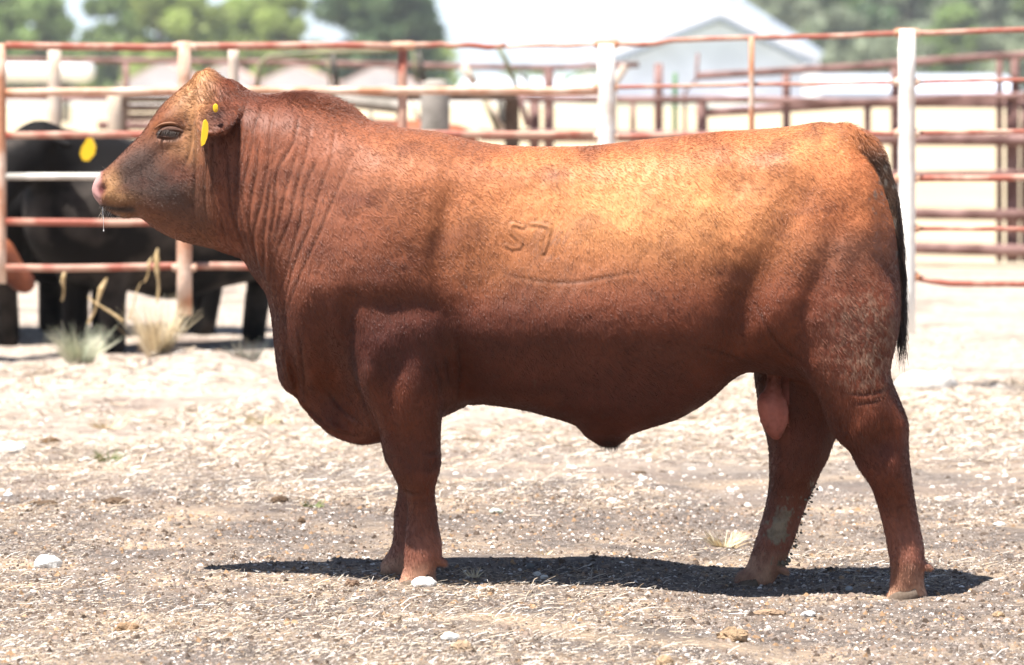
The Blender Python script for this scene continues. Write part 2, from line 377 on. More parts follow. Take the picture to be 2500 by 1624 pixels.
for i, a in enumerate([
    ('stone', 1034, 1432, 64, 34, WH, 'flat whitish stone lying against the near front hoof of the bull', 'stone', .5),
    ('stone', 116, 1378, 66, 44, WH, 'rounded white stone with a cleft lying alone in the left foreground', 'stone', .6),
    ('stone', 24, 1104, 78, 36, WH, 'pale flat stone at the left edge of the picture beside a dung clod', 'stone', .6),
    ('stone', 1311, 1405, 22, 15, WH, 'left one of two small white pebbles at the near edge of the belly shadow', 'stone', .3),
    ('stone', 1329, 1411, 20, 14, (.7, .68, .64), 'right one of two small white pebbles at the near edge of the belly shadow', 'stone', .3),
    ('stone', 1294, 1388, 20, 18, (.17, .17, .17), 'dark grey round pebble lying inside the belly shadow', 'stone', .3),
    ('stone', 1975, 1472, 36, 18, (.5, .49, .48), 'grey angular stone on the ground between the two hind feet', 'stone', .9),
    ('stone', 2294, 1437, 16, 12, WH, 'tiny white pebble just right of the near hind foot', 'stone', .3),
    ('stone', 2073, 1414, 18, 14, (.42, .44, .46), 'bluish grey pebble in the shadow between the hind legs', 'stone', .4),
    ('stone', 1098, 1562, 46, 26, WH, 'chalky white stone low in the foreground below the bull brisket', 'stone', .7),
    ('stone', 1210, 1254, 34, 16, (.5, .56, .48), 'pale greenish flat stone lying behind the front legs', 'stone', .4),
    ('stone', 1495, 1230, 26, 14, WH, 'small white stone on bare ground behind the belly shadow', 'stone', .6),
    ('stone', 2440, 1262, 30, 14, WH, 'whitish stone on the ground near the right edge behind the bull', 'stone', .6),
    ('stone', 20, 1212, 22, 15, WH, 'small round white stone near the left edge', 'stone', .4),
    ('dung_clod', 1790, 1538, 74, 44, TN, 'crumbly tan dung clod in the foreground below the hind legs', 'dung', 1.6),
    ('dung_clod', 310, 1535, 60, 30, (.34, .22, .13), 'brown dung clod in the left foreground among straw', 'dung', 1.6),
    ('dung_clod', 2438, 1470, 30, 20, TN, 'small tan dung clod at the right edge of the foreground', 'dung', 1.4),
    ('dung_clod', 122, 1080, 52, 20, (.18, .11, .06), 'dark brown dung clod just right of the pale flat stone', 'dung', 1.5),
    ('dung_clod', 106, 1233, 72, 14, DK, 'thin dark dung streak on the ground at far left', 'dung', 1.5),
    ('dung_clod', 284, 1233, 60, 20, DK, 'dark dung pat with a light back on the left', 'dung', 1.5),
    ('dung_clod', 684, 1231, 44, 24, DK, 'dark crumbly dung clod beside a small green weed', 'dung', 1.6),
    ('dung_clod', 736, 1281, 20, 18, DK, 'small dark upright clod just above the head shadow', 'dung', 1.4),
    ('dung_clod', 1560, 1152, 34, 10, DK, 'dark dung crumb on the ground far behind the sheath', 'dung', 1.3),
    ('dung_clod', 860, 1430, 34, 22, (.2, .13, .09), 'small dark clod left of the near front hoof', 'dung', 1.4),
    ('dung_clod', 2025, 1362, 24, 13, (.07, .055, .045), 'black clod at the back edge of the shadow between hind legs', 'dung', 1.3),
    ('dung_clod', 1622, 1620, 48, 40, TN, 'tan straw-filled clod at the bottom edge of the picture', 'dung', 1.7),
    ('dung_clod', 1130, 1590, 54, 34, (.46, .33, .22), 'tan clod at the bottom edge beside the chalky white stone', 'dung', 1.6)]):
    lump(*a[:8], rough=a[8], seed=i, depth=.9)
lump('dung_clod', 1878, 1470, 84, 20, (.35, .24, .16), 'long brown bark-like clod between the hind feet', 'dung', rough=1.3, seed=40, depth=.4)

# ------------------------------------------------------------------ tufts
def tuft(name, u, v, w, hpx, n, cols, label, cat, Y=None, seed=0, spread=.5, wid=.0015, group=None, droop=.3):
    Y = Y or CAMZ * FPX / (v - HOR); k = Y / FPX; r = np.random.default_rng(seed + 500); V = []; F = []; CL = []
    X0 = (u - 1250) * k
    for i in range(n):
        a = r.random() * 6.283; rr = r.random() ** .7 * w * k * .22; H = hpx * k * (.35 + .65 * r.random()); s = spread * (.3 + r.random())
        x = X0 + cos(a) * rr; y = Y + sin(a) * rr; z = float(gz(x, y)) - .005; d = np.array([cos(a) * s + r.normal() * .15, sin(a) * s + r.normal() * .15, 1.0]); d /= np.linalg.norm(d)
        p = np.array([x, y, z]); c = np.array(cols[r.integers(len(cols))]) * (.8 + .4 * r.random()); wv = wid * (.6 + .8 * r.random()); nn = np.cross(d, [cos(a + 1), sin(a + 1), 0]); nn /= np.linalg.norm(nn) + 1e-6
        b = len(V)
        for q in range(4):
            ww = wv * (1 - .28 * q); V += [p + nn * ww, p - nn * ww]; CL += [c, c]
            p = p + d * H / 3; d = d + np.array([d[0], d[1], -droop]) * .35 * r.random(); d /= np.linalg.norm(d)
        F += [[b + 2 * q, b + 2 * q + 1, b + 2 * q + 3, b + 2 * q + 2] for q in range(3)]
    o = obj(name, V, F, M['litter'], label=label, cat=cat, group=group); vcol(o.data, np.array(CL).clip(0, .9)); return o
GR = [(.16, .22, .07), (.25, .28, .12), (.34, .33, .17)]; ST = [(.72, .6, .4), (.82, .72, .54), (.6, .47, .3)]; PG = [(.5, .52, .38), (.62, .6, .46), (.42, .45, .33)]
tuft('weed_tuft', 262, 1128, 75, 52, 110, GR, 'low grey-green weed tuft on bare ground at left', 'weed', seed=1, spread=1.0, wid=.0022)
tuft('weed_tuft', 765, 1246, 80, 32, 70, GR, 'small green weed beside the dark dung clod', 'weed', seed=2, spread=1.3, wid=.002)
tuft('straw_tuft', 1768, 1305, 110, 62, 160, ST, 'bleached straw tuft on the ground in front of the far hind leg', 'grass tuft', seed=3, spread=1.2, wid=.002)
tuft('straw_tuft', 1158, 1408, 40, 38, 40, ST, 'wispy straw sprig at the edge of the shadow behind the front hoof', 'grass tuft', seed=4, spread=.9)
tuft('straw_tuft', 1330, 1345, 60, 26, 50, ST, 'small bleached straw bunch behind the belly shadow', 'grass tuft', seed=5, spread=1.2)
tuft('straw_tuft', 640, 1035, 150, 42, 200, ST + GR[2:], 'flattened yellowish grass patch left of the brisket', 'grass tuft', seed=6, spread=1.6, wid=.003)
tuft('straw_tuft', 265, 1040, 110, 50, 80, ST, 'broken yellow straw bunch on the left middle ground', 'grass tuft', seed=7, spread=1.6, wid=.003)
tuft('dead_weed', 195, 785, 110, 120, 420, PG, 'pale grey-green dead weed standing before the bottom rail at left', 'weed', seed=8, spread=.7, wid=.0028, Y=25.6 - 5)
tuft('dead_weed', 385, 790, 120, 150, 420, ST, 'tall straw-coloured dry weed left of the fence post', 'weed', seed=9, spread=.42, wid=.0028, Y=20.4)
tuft('dead_weed', 598, 775, 90, 90, 90, PG + ST, 'low pale weed just left of the bull chest by the fence', 'weed', seed=10, spread=.6, wid=.005, Y=20.8)
def stalk(u0, v0, u1, v1, Y, r0, m, label, seed, heads=True):
    rr = np.random.default_rng(seed); a = P(u0, v0, Y); b = P(u1, v1, Y)
    t = np.linspace(0, 1, 9)[:, None]; p = a + (b - a) * t + np.array([[0.006 * sin(6 * q), 0.006 * cos(5 * q), 0] for q in t[:, 0]])
    V, F = tube(p, np.array([1, 1, .9, .8, 1.2, 1.8, 1.9, 1.6, .5]) * r0 if heads else np.linspace(1, .5, 9) * r0, 7, .25)
    obj('weed_stalk', V, F, m, label=label, cat='weed')
M['stalk'] = mat('dry_stalk', (.42, .3, .15), .9, .1, ncol=(.6, .46, .27), nscale=40)
stalk(215, 790, 262, 678, 20.5, .007, M['stalk'], 'brown dry stalk leaning right above the pale weed', 1)
stalk(150, 735, 160, 660, 20.7, .006, M['stalk'], 'short upright brown stalk left of the pale weed', 2)
stalk(383, 740, 386, 606, 20.3, .007, M['stalk'], 'upright yellowish seed stalk before the bottom rail near the fence post', 3)
stalk(352, 690, 372, 628, 20.35, .004, M['stalk'], 'thin brown stalk beside the seed stalk', 4)
stalk(300, 785, 215, 725, 20.4, .008, M['stalk'], 'fallen brown stick lying across the pale weed', 5, False)
stalk(312, 780, 345, 690, 20.4, .005, M['stalk'], 'bent brown stem in front of the black cattle legs', 6, False)

# ------------------------------------------------------------------ fences
def rail(parent, u0, v0, u1, v1, Y0, Y1, wpx, m, wob=0, segs=12, name='rail', k=10):
    a = P(u0, v0, Y0); b = P(u1, v1, Y1); t = np.linspace(0, 1, segs)[:, None]
    p = a + (b - a) * t
    if wob: p[:, 2] += wob * np.array([fbm(np.array([q * 6 + u0]), np.array([v0 * 1.7]), 3)[0] for q in t[:, 0]])
    V, F = tube(p, wpx / 2 * (Y0 + Y1) / 2 / FPX, k); return obj(name, V, F, m, parent, smooth=True)
def postx(parent, u, vt, vb, Y, wpx, m, taper=1.0, name='post', k=12, jit=0, lean=0, cap=True):
    a = P(u + lean, vt, Y); b = P(u, vb, Y); t = np.linspace(0, 1, 8)[:, None]; p = b + (a - b) * t
    r = wpx / 2 * Y / FPX * np.linspace(taper, 1, 8); V, F = tube(p, r, k, jit); return obj(name, V, F, m, parent, smooth=not jit)
F1 = 20.6
fl = root('pipe_fence', P(700, 785, F1), 'rusty red six-rail pipe fence running behind the bull head to the white post', 'fence')
for v, w, m_ in ((114, 19, 'rust'), (223, 21, 'rustlight'), (329, 18, 'rust'), (432, 17, 'silver'), (542, 18, 'rust'), (653, 18, 'rust')):
    rail(fl, 14, v, 985 if v < 150 else 1480, v - 2, F1, F1, w, M[m_], .012)
rail(fl, 985, 111, 1235, 114, F1, F1, 14, M['rust'], .015)
rail(fl, 1235, 114, 1462, 109, F1, F1, 9, M['rustlight'], .012)
postx(fl, 3, 106, 692, F1, 24, M['rustlight'])
postx(fl, 450, 101, 770, F1 - .06, 33, M['rustlight'], 1.15)
postx(fl, 983, 108, 780, F1 + .02, 22, M['rust'])
postx(fl, 570, 122, 300, F1 + 1.2, 26, M['palewood'])
fr = root('pipe_fence', P(1900, 800, 20.2), 'thin rusty rail fence between the two tall white posts and the right edge', 'fence')
Fa, Fb = 20.4, 19.6
for pts, w in ((((1462, 108), (1600, 107), (1640, 99), (1835, 93), (2000, 88), (2200, 81), (2560, 73)), 13), (((1462, 213), (1835, 208), (2200, 200), (2560, 196)), 10),
               (((1462, 332), (1835, 328), (2200, 325), (2560, 321)), 12), (((1462, 445), (2200, 436), (2560, 434)), 17),
               (((1462, 565), (2200, 558), (2560, 562)), 12), (((1462, 680), (2200, 676), (2320, 692), (2560, 694)), 16)):
    pp = np.array([P(u, v, Fa + (Fb - Fa) * (u - 1462) / 1100) for u, v in spline(pts, 40, False)])
    pp[:, 2] += .006 * fbm(pp[:, 0] * 5, pp[:, 0] * 0 + w, 4)
    V, F = tube(pp, w / 2 * 20 / FPX, 10); obj('rail', V, F, M['rust'], fr, smooth=True)
postx(fr, 1480, 108, 800, 20.36, 42, M['white'], 1.05)
postx(fr, 2214, 72, 815, 19.8, 42, M['white'], 1.0)
postx(fr, 1835, 90, 800, 20.1, 14, M['rustlight'])
V, F = tube([P(1990, 88, 19.97), P(1990, 87.9, 19.4)], .01, 6)
lump('concrete_footing', 2262, 790, 150, 64, (.72, .70, .66), 'pale concrete lump round the foot of the right white post', 'footing', rough=.6, sink=.45, Y=19.72, seed=61, depth=.7)

for par, u, rows, Yc in ((fl, 450, (114, 223, 329, 432, 542, 653), F1 - .06), (fl, 983, (112, 222, 328), F1), (fr, 1480, (108, 213, 332), 20.36), (fr, 2214, (80, 200, 325, 436, 558, 676), 19.8)):
    for v in rows:
        a = P(u, v, Yc); V, F = tube([a - [.06, 0, 0], a - [.045, 0, 0], a + [.045, 0, 0], a + [.06, 0, 0]], [.017, .021, .021, .017], 8, .08); obj('clamp', V, F, M['rustlight'], par)
F2 = 33.0
fb = root('corral_fence', P(2000, 650, F2), 'dark brown corral fence behind the thin rusty rails on the right', 'fence')
def poly(parent, pts, Y, w, m, name='rail', k=8):
    pp = np.array([P(u, v, Y) for u, v in spline(pts, 60, False)]); V, F = tube(pp, w / 2 * Y / FPX, k); return obj(name, V, F, M[m], parent, smooth=True)
poly(fb, [(1700, 186), (1900, 174), (2100, 162), (2300, 146), (2560, 130)], F2, 18, 'brown')
poly(fb, [(1230, 238), (1480, 244), (1800, 243), (2100, 249), (2300, 240), (2560, 232)], F2, 18, 'brown')
poly(fb, [(1700, 276), (1950, 262), (2150, 252), (2560, 254)], F2 + .6, 22, 'brown')
poly(fb, [(1170, 330), (1500, 333), (1800, 336), (2560, 343)], F2, 30, 'brown')
poly(fb, [(2100, 426), (2560, 421)], F2, 14, 'brown')
poly(fb, [(2100, 520), (2560, 526)], F2, 28, 'brown'); poly(fb, [(2100, 602), (2560, 614)], F2, 30, 'brown')
for u, vt, w in ((1340, 165, 25), (1305, 245, 26), (1608, 155, 21), (1714, 245, 26), (1920, 175, 20), (2118, 255, 17), (2186, 150, 22), (2440, 140, 16), (2478, 142, 20), (2462, 236, 14), (2500, 250, 18), (2210, 250, 16), (1545, 240, 12)):
    if w > 5: postx(fb, u, vt, 640, F2 + .1, w, M['brown'])
gp = root('green_post', P(1648, 650, 34), 'slim green upright post between the brown corral posts', 'post'); postx(gp, 1648, 178, 640, 34.2, 12, M['green'])
gp2 = root('leaning_stake', P(1515, 640, 32), 'short tan stake leaning beside the middle white post', 'stake'); V, F = tube([P(1500, 205, 31.5), P(1528, 160, 31.5)], .03, 8); obj('stake', V, F, M['palewood'], gp2)
postx(gp2, 1500, 205, 660, 31.55, 12, M['palewood'])
iron = root('cattle_headgate', P(1180, 650, 31), 'olive and dark iron headgate with slanted bars behind the fence', 'headgate')
for pts, w, m_ in (([(628, 215), (632, 160), (655, 138), (760, 130), (1000, 122)], 12, 'olive'), ([(812, 132), (822, 215)], 14, 'dark'), ([(798, 132), (806, 212)], 7, 'olive'),
                   ([(1022, 125), (1035, 200)], 13, 'dark'), ([(1008, 125), (1018, 205)], 8, 'olive'), ([(1218, 118), (1236, 150), (1262, 215)], 12, 'olive'),
                   ([(1130, 160), (1160, 205)], 20, 'palewood'), ([(1262, 215), (1290, 310)], 15, 'brown'), ([(1265, 178), (1285, 190), (1292, 215)], 9, 'dark'),
                   ([(1180, 240), (1215, 320)], 10, 'olive'), ([(1190, 240), (1228, 318)], 14, 'palewood'), ([(1222, 240), (1226, 290), (1244, 312), (1262, 300)], 16, 'dark'),
                   ([(1004, 245), (1030, 310)], 10, 'palewood')):
    poly(iron, pts, 30.5, w, m_, 'bar')
gp3 = root('green_arch', P(1400, 650, 34), 'pale green bent pipe arch left of the middle white post', 'pipe'); poly(gp3, [(1372, 215), (1385, 190), (1410, 178), (1470, 176)], 36, 9, 'green', 'arch')
ax = root('fence_shaft', P(1740, 650, 34), 'dark bent lever standing by a brown corral post', 'lever'); poly(ax, [(1672, 320), (1672, 225), (1700, 195), (1704, 130)], 33.5, 8, 'brown', 'lever')
bk = root('back_fence', P(500, 650, 35), 'thin brown pipe fence behind the headgate on the left', 'fence')
poly(bk, [(-60, 146), (300, 148), (700, 153), (1300, 165), (1560, 158)], 35, 14, 'brown'); poly(bk, [(-60, 236), (300, 240), (560, 238)], 35, 14, 'brown')
for u, w in ((308, 15), (975, 14), (-30, 16)): postx(bk, u, 150, 640, 35.1, w, M['brown'])
poly(bk, [(240, 306), (480, 310), (700, 318)], 35, 22, 'brown')
wp = root('wooden_post', P(1062, 700, 29), 'thick grey weathered wooden post with rounded top behind the bull withers', 'post')
V, F = tube([P(1062, v, 26) for v in (760, 600, 400, 260, 212, 200, 194)], np.array([38, 37, 36, 35, 33, 28, 16]) * 26 / FPX, 14, .03); obj('post', V, F, M['wood'], wp, smooth=True)
pw = root('wooden_post', P(135, 700, 30), 'pale wooden post behind the left fence panel', 'post'); postx(pw, 133, 122, 640, 30, 30, M['palewood'], 1.2)
pv = root('wooden_post', P(280, 700, 30), 'pale slanted wooden post beside stacked brown planks', 'post'); postx(pv, 285, 222, 640, 28, 34, M['palewood'], 1.0, lean=-6)
pr = root('plank_stack', P(345, 700, 29), 'stacked dark brown planks behind the bull forehead', 'planks')
for i, v in enumerate((243, 264, 286)):
    a = P(290 + 3 * i, v - 9, 29); b = P(440, v + 9, 29); V, F = box(a[0], b[0], 29, 29.12, b[2], a[2]); obj('plank', V, F, M['plank'], pr)
for u in (292, 436):
    a = P(u, 300, 29); V, F = box(a[0] - .03, a[0] + .03, 29.13, 29.2, -.1, P(0, 236, 29)[2]); obj('support', V, F, M['plank'], pr)
bm_ = root('timber_beam', P(1130, 700, 28), 'long weathered brown timber beam with a pale top edge behind the grey post', 'beam')
a = P(700, 224, 28.5); b = P(1262, 246, 28.5); V, F = box(a[0], b[0], 28.4, 28.6, b[2], a[2]); obj('beam', V, F, M['plank'], bm_)
for u in (760, 1250):
    a = P(u, 300, 28.6); V, F = box(a[0] - .05, a[0] + .05, 28.61, 28.72, -.1, P(0, 240, 28.6)[2]); obj('support', V, F, M['plank'], bm_)
# slanted dark board right behind the hump
sb = root('slanted_board', P(900, 700, 27), 'weathered slanting board behind the bull neck hump', 'board')
a = P(840, 243, 27.5); b = P(980, 275, 27.5); V, F = tube([P(820, 243, 27.5), P(985, 262, 27.5)], .045, 4); obj('board', V, F, M['wood'], sb)
postx(sb, 905, 250, 640, 27.7, 9, M['wood'], name='leg')

# ------------------------------------------------------------------ far buildings
def gable(name, u0, u1, vap, vev, vb, Y, D, wallc, roofc, label, over=.06, trim=None, group=None, uap=None):
    a = P(u0, vev, Y); b = P(u1, vev, Y); zt = P(0, vap, Y)[2]; z1 = a[2]; z0 = -.2; xm = P(uap, 0, Y)[0] if uap else (a[0] + b[0]) / 2
    r = root(name, (xm, Y + D / 2, 0), label, 'building', group)
    V = [(a[0], Y, z0), (b[0], Y, z0), (b[0], Y, z1), (xm, Y, zt), (a[0], Y, z1)]; V = V + [(x, y + D, z) for x, y, z in V]
    mw = mat(name + '_wall', wallc, .8, .2, ncol=tuple(c * .85 for c in wallc), nscale=.3); mr = mat(name + '_roof', roofc, .5, .3, ncol=tuple(c * .9 for c in roofc), nscale=.3)
    obj('wall', V, [[4, 3, 2, 1, 0], [5, 6, 7, 8, 9], [0, 1, 6, 5], [1, 2, 7, 6], [4, 0, 5, 9]], mw, r)
    w = b[0] - a[0]; e = w * over; th = .03 * (zt - z1) + w * .012; s = (zt - z1) / (w / 2)
    for sg, x in ((-1, a[0]), (1, b[0])):
        xo = x + sg * e; zo = z1 - e * (zt - z1) / abs(xm - x)
        V = [(xm, Y - e, zt + .01), (xo, Y - e, zo + .01), (xo, Y + D, zo + .01), (xm, Y + D, zt + .01)]; V = V + [(x_, y_, z_ + th) for x_, y_, z_ in V]
        obj('roof', V, [[3, 2, 1, 0], [4, 5, 6, 7], [0, 1, 5, 4], [1, 2, 6, 5], [2, 3, 7, 6]], mr, r)
        if trim:
            mt = mat(name + '_trim', trim, .7, .2); V, F = tube([(xm, Y - e - .05, zt - .02), (xo, Y - e - .05, zo - .02)], th * 1.3, 6); obj('trim', V, F, mt, r)
    return r
gable('white_barn', 1500, 1962, 42, 143, 195, 350, 30, (.80, .83, .95), (.74, .79, .88), 'large white gabled barn with a grey roof edge behind the fence', trim=(.2, .23, .29), uap=1755)
gable('white_barn', 1440, 2000, -65, 135, 215, 420, 40, (.88, .88, .88), (.55, .66, .82), 'taller pale blue-roofed barn rising behind the white gabled barn', over=.01, uap=1690)
for i, (uc, w, vt) in enumerate(((397, 200, 153), (545, 180, 158), (722, 210, 163), (925, 190, 160))):
    gable('shed', uc - w / 2, uc + w / 2, vt, 207, 250, 440, 14, (.8, .78, .76), (.62, .42, .37), 'low ' + ['far left', 'second', 'third', 'rightmost'][i] + ' one of the four pink-roofed sheds before the trees', group='pink-roofed sheds before the trees')
def hip(u0, u1, vt, vb, Y, name, label, c):
    a = P(u0, vb, Y); b = P(u1, vt, Y); r = root(name, ((a[0] + b[0]) / 2, Y, 0), label, 'building')
    V, F = box(a[0], b[0], Y, Y + 12, -.2, a[2] + .3 * (b[2] - a[2])); obj('wall', V, F, mat(name + '_wall', c, .8, .2), r)
    z0 = a[2] + .3 * (b[2] - a[2]) + .02
    V = [(a[0] - 1, Y - 1, z0), (b[0] + 1, Y - 1, z0), (b[0] + 1, Y + 13, z0), (a[0] - 1, Y + 13, z0), (a[0], Y + 6, b[2]), (b[0], Y + 6, b[2])]
    obj('roof', V, [[0, 1, 5, 4], [1, 2, 5], [2, 3, 4, 5], [3, 0, 4], [3, 2, 1, 0]], mat(name + '_roof', tuple(min(.85, q * 1.05) for q in c), .4, .4), r)
hip(1130, 1700, 190, 246, 480, 'long_shed', 'long low white-blue shed seen left and right of the middle white post', (.66, .7, .78))
hip(1760, 2470, 184, 240, 470, 'long_shed', 'long low pale blue shed in front of the forest on the right', (.62, .67, .78))
hip(700, 1090, 200, 240, 470, 'long_shed', 'long low white shed below the pink roofs', (.8, .8, .8))
# white tank on a stand
tk = root('storage_tank', P(60, 290, 170), 'long white horizontal storage tank with a rounded end at far left', 'tank')
tx = [-260, -255, -240, 200, 218, 228, 231]; trd = [5, 18, 26, 26, 22, 12, 2]
V, F = tube([P(u, 174, 170) for u in tx], np.array(trd) * 170 / FPX, 20); obj('vessel', V, F, mat('tank_white', (.85, .86, .87), .4, .4), tk, smooth=True)
for u in (-180, 0, 160):
    a = P(u, 190, 170); V, F = box(a[0] - .15, a[0] + .15, 169.8, 170.2, -.1, a[2]); obj('leg', V, F, M['dark'], tk)

# ------------------------------------------------------------------ trees
M['leafA'] = mat('leaf_green', (.1, .17, .04), .6, .3, attr='tint', trans=.45)
M['bark'] = mat('bark', (.12, .09, .07), .9, .1, bump=.5, bscale=3)
def tree(u, vt, w, Y, col, label, name='tree', seed=0, n=4600, ls=.42, base=0.22, shape=1.0, group=None):
    r = np.random.default_rng(seed + 900); k = Y / FPX; x0 = (u - 1250) * k; H = CAMZ - (vt - HOR) * k; R = w * k / 2 * 1.14
    t = root(name, (x0, Y, 0), label, 'tree', group)
    tb = MB(); nb = 6
    tr = [(x0 + .05 * H * sin(q * 2 + seed), Y, H * q * .7) for q in np.linspace(0, 1, 6)]
    tb.add(*tube(tr, np.linspace(.035, .012, 6) * H, 8, .08))
    cl = []
    for i in range(26):
        a = r.random() * 6.283; zz = base + (1 - base) * r.random() ** .85; q = (zz - base) / (1 - base)
        rad = R * (math.sqrt(max(.02, 1 - (2 * q - .85) ** 2 / 1.55)) if shape < 2 else (1 - .85 * q)) * (.35 + .5 * r.random())
        cr = R * (.24 + .22 * r.random()); cl.append((x0 + cos(a) * rad, Y + sin(a) * rad, min(H * zz, H - cr * .8), cr))
        if i < 7: tb.add(*tube([(x0, Y, H * (.2 + .05 * i)), (x0 + cos(a) * rad * .5, Y + sin(a) * rad * .5, H * (.3 + .06 * i)), cl[-1][:3]], np.array([.012, .008, .003]) * H, 5))
    V, F = tb.out(); obj('trunk', V, F, M['bark'], t, smooth=True)
    ci = r.integers(0, 26, n); c = np.array(cl)[ci]; d = r.normal(size=(n, 3)); d /= np.linalg.norm(d, axis=1)[:, None]
    p = c[:, :3] + d * (c[:, 3] * (.55 + .5 * r.random(n)))[:, None] * [1, 1, .8]
    s = ls * (.6 + .8 * r.random(n)) * H / 10; a1 = r.normal(size=(n, 3)) * .7 + np.cross(d, [0, 0, 1.0]); a1 /= np.linalg.norm(a1, axis=1)[:, None]
    b1 = np.cross(a1, d + r.normal(size=(n, 3)) * .6); b1 /= np.linalg.norm(b1, axis=1)[:, None]
    V = np.stack([p + a1 * s[:, None], p + b1 * s[:, None] * .6, p - a1 * s[:, None], p - b1 * s[:, None] * .6], 1).reshape(-1, 3)
    F = np.arange(4 * n).reshape(n, 4); o = obj('crown', V, F, M['leafA'], t)
    cc = np.array(col) * (.7 + .6 * r.random(26))[ci][:, None] * (.8 + .4 * r.random((n, 1))) + [[.02, .015, 0]] * (r.random((n, 1)) > .6)
    vcol(o.data, np.repeat(cc, 4, 0).clip(0.01, .6))
LG = (.34, .42, .13); MG = (.22, .31, .11); DG = (.11, .18, .085); GG = (.29, .34, .23)  # GG is lightened to carry haze in the leaf colour
TG = 'trees along the far edge of the field'
k = 0
for u, vt, w, Y, col, lab in (
    (-20, -40, 190, 470, MG, 'mid green tree at the left edge of the picture'),
    (95, -20, 170, 500, MG, 'broad green tree second from the left edge'),
    (290, -30, 170, 520, MG, 'leafy green tree right of the first sky gap'),
    (400, -60, 190, 480, LG, 'tall yellow-green tree above the fence behind the bull poll'),
    (500, 10, 190, 500, LG, 'lower yellow-green tree in the dip of the tree row'),
    (600, -10, 160, 510, LG, 'rounded yellow-green tree above the bull ear'),
    (690, -30, 140, 480, LG, 'bright green tree left of the second sky gap'),
    (870, -70, 170, 460, DG, 'dark green dense tree, left part of the isolated pair'),
    (985, -60, 170, 470, DG, 'dark green dense tree, right part of the isolated pair'),
    (930, -20, 280, 475, MG, 'wide green tree standing between the dark pair')):
    tree(u, vt, w, Y, col, lab, seed=k, group=TG, base=.05); k += 1
for i, u in enumerate((-40, 60, 160, 250, 350, 450, 560, 650, 760, 830, 930, 1040, 1120, 1210, 1290, 1390, 1450)):
    tree(u, (176 if u > 1080 else 110) + 14 * sin(i * 2.1), 150, 530 + 5 * (i % 3), LG if i % 2 else MG, 'low bush in the hedge line below the trees', 'bush', seed=50 + i, n=900, base=.0, ls=.8, group='bushes in the hedge line below the trees')
i = 0
for row, (Y, top, cnt) in enumerate(((640, -150, 9), (600, -70, 10), (560, 40, 11))):
    for j in range(cnt):
        u = 1850 + 90 * row * .3 + j * (800 / cnt) + RNG.uniform(-18, 18); vt = top + RNG.uniform(-40, 40) + (70 if j == 0 else 0)
        tree(u, vt, RNG.uniform(130, 190), Y + RNG.uniform(-8, 8), GG if (i + row) % 3 else (MG if i % 2 else DG), 'grey-green tree in the dense wood rising behind the right fence', seed=200 + i, n=2200, ls=.5, base=.0, group='trees of the wood on the right'); i += 1

# ------------------------------------------------------------------ summer haze over the fields
hv, hf = box(-900, 900, -6, 760, -1.5, 45)
hm = bpy.data.materials.new('haze_air'); hm.use_nodes = True; hn = hm.node_tree; hn.nodes.remove(hn.nodes['Principled BSDF'])
pv = hn.nodes.new('ShaderNodeVolumePrincipled'); pv.inputs['Color'].default_value = (.93, .96, 1, 1); pv.inputs['Density'].default_value = .00022; pv.inputs['Anisotropy'].default_value = .2
hn.links.new(pv.outputs[0], hn.nodes['Material Output'].inputs['Volume'])
obj('haze', hv, hf, hm, kind='stuff', label='thin summer haze lying over the fields')
S.cycles.volume_bounces = 0


# ------------------------------------------------------------------ the red bull: outlines in photo pixels, inflated to solids and merged
Y0 = 12.16
VOX = 0.0078
def px(poly, c=0.0, step=6):                   # pixels -> (x, z) metres on the plane Y0 + c
    p = spline(poly, step); k = (Y0 + c) / FPX
    return np.stack([(p[:, 0] - 1250) * k, CAMZ - (p[:, 1] - HOR) * k], 1)
BODY = [(470,240),(500,215),(530,205),(560,205),(607,222),(638,232),(677,233),(716,231),(762,236),(809,248),(848,266),(879,283),(902,297),(941,306),(980,314),(1070,324),(1103,333),(1170,348),(1238,357),(1305,360),(1372,360),(1452,357),(1555,345),(1659,334),(1762,323),(1866,317),(1943,309),(2003,300),(2045,308),(2068,330),(2090,368),(2122,402),(2149,450),(2167,504),(2181,558),(2189,635),(2195,703),(2195,771),(2190,816),(2179,861),(2165,900),(2110,930),(2030,945),(1950,925),(1900,912),(1828,906),(1786,925),(1733,973),(1660,1018),(1576,1046),(1530,1064),(1500,1078),(1460,1074),(1432,1066),(1400,1035),(1313,1008),(1239,993),(1155,989),(1077,1019),(1000,1055),(922,1080),(883,1085),(848,1078),(810,1063),(782,1040),(757,1018),(741,1000),(718,968),(694,948),(681,922),(676,888),(672,849),(664,772),(654,725),(646,708),(619,672),(595,635),(568,617),(529,603),(480,560),(450,500),(440,400),(450,300)]
HEAD = [(224,462),(227,449),(236,432),(247,420),(262,410),(285,388),(316,357),(347,326),(374,287),(397,256),(432,225),(455,206),(471,192),(486,176),(498,171),(511,170),(529,179),(553,199),(585,222),(600,260),(604,330),(600,400),(596,480),(590,560),(580,612),(566,616),(529,603),(498,600),(452,591),(413,577),(374,555),(351,536),(335,530),(308,533),(289,528),(265,516),(250,505),(243,499),(235,489),(227,478)]
FNEAR = [(930,640),(1010,660),(1070,740),(1080,860),(1078,960),(1079,1006),(1077,1030),(1075,1085),(1077,1119),(1073,1150),(1064,1180),(1061,1207),(1066,1241),(1070,1283),(1078,1325),(1078,1352),(1070,1375),(1062,1396),(1066,1440),(1020,1444),(974,1440),(978,1412),(988,1383),(988,1342),(991,1291),(995,1254),(990,1207),(964,1164),(948,1126),(935,1081),(926,1039),(896,980),(876,926),(868,871),(866,800),(880,700)]
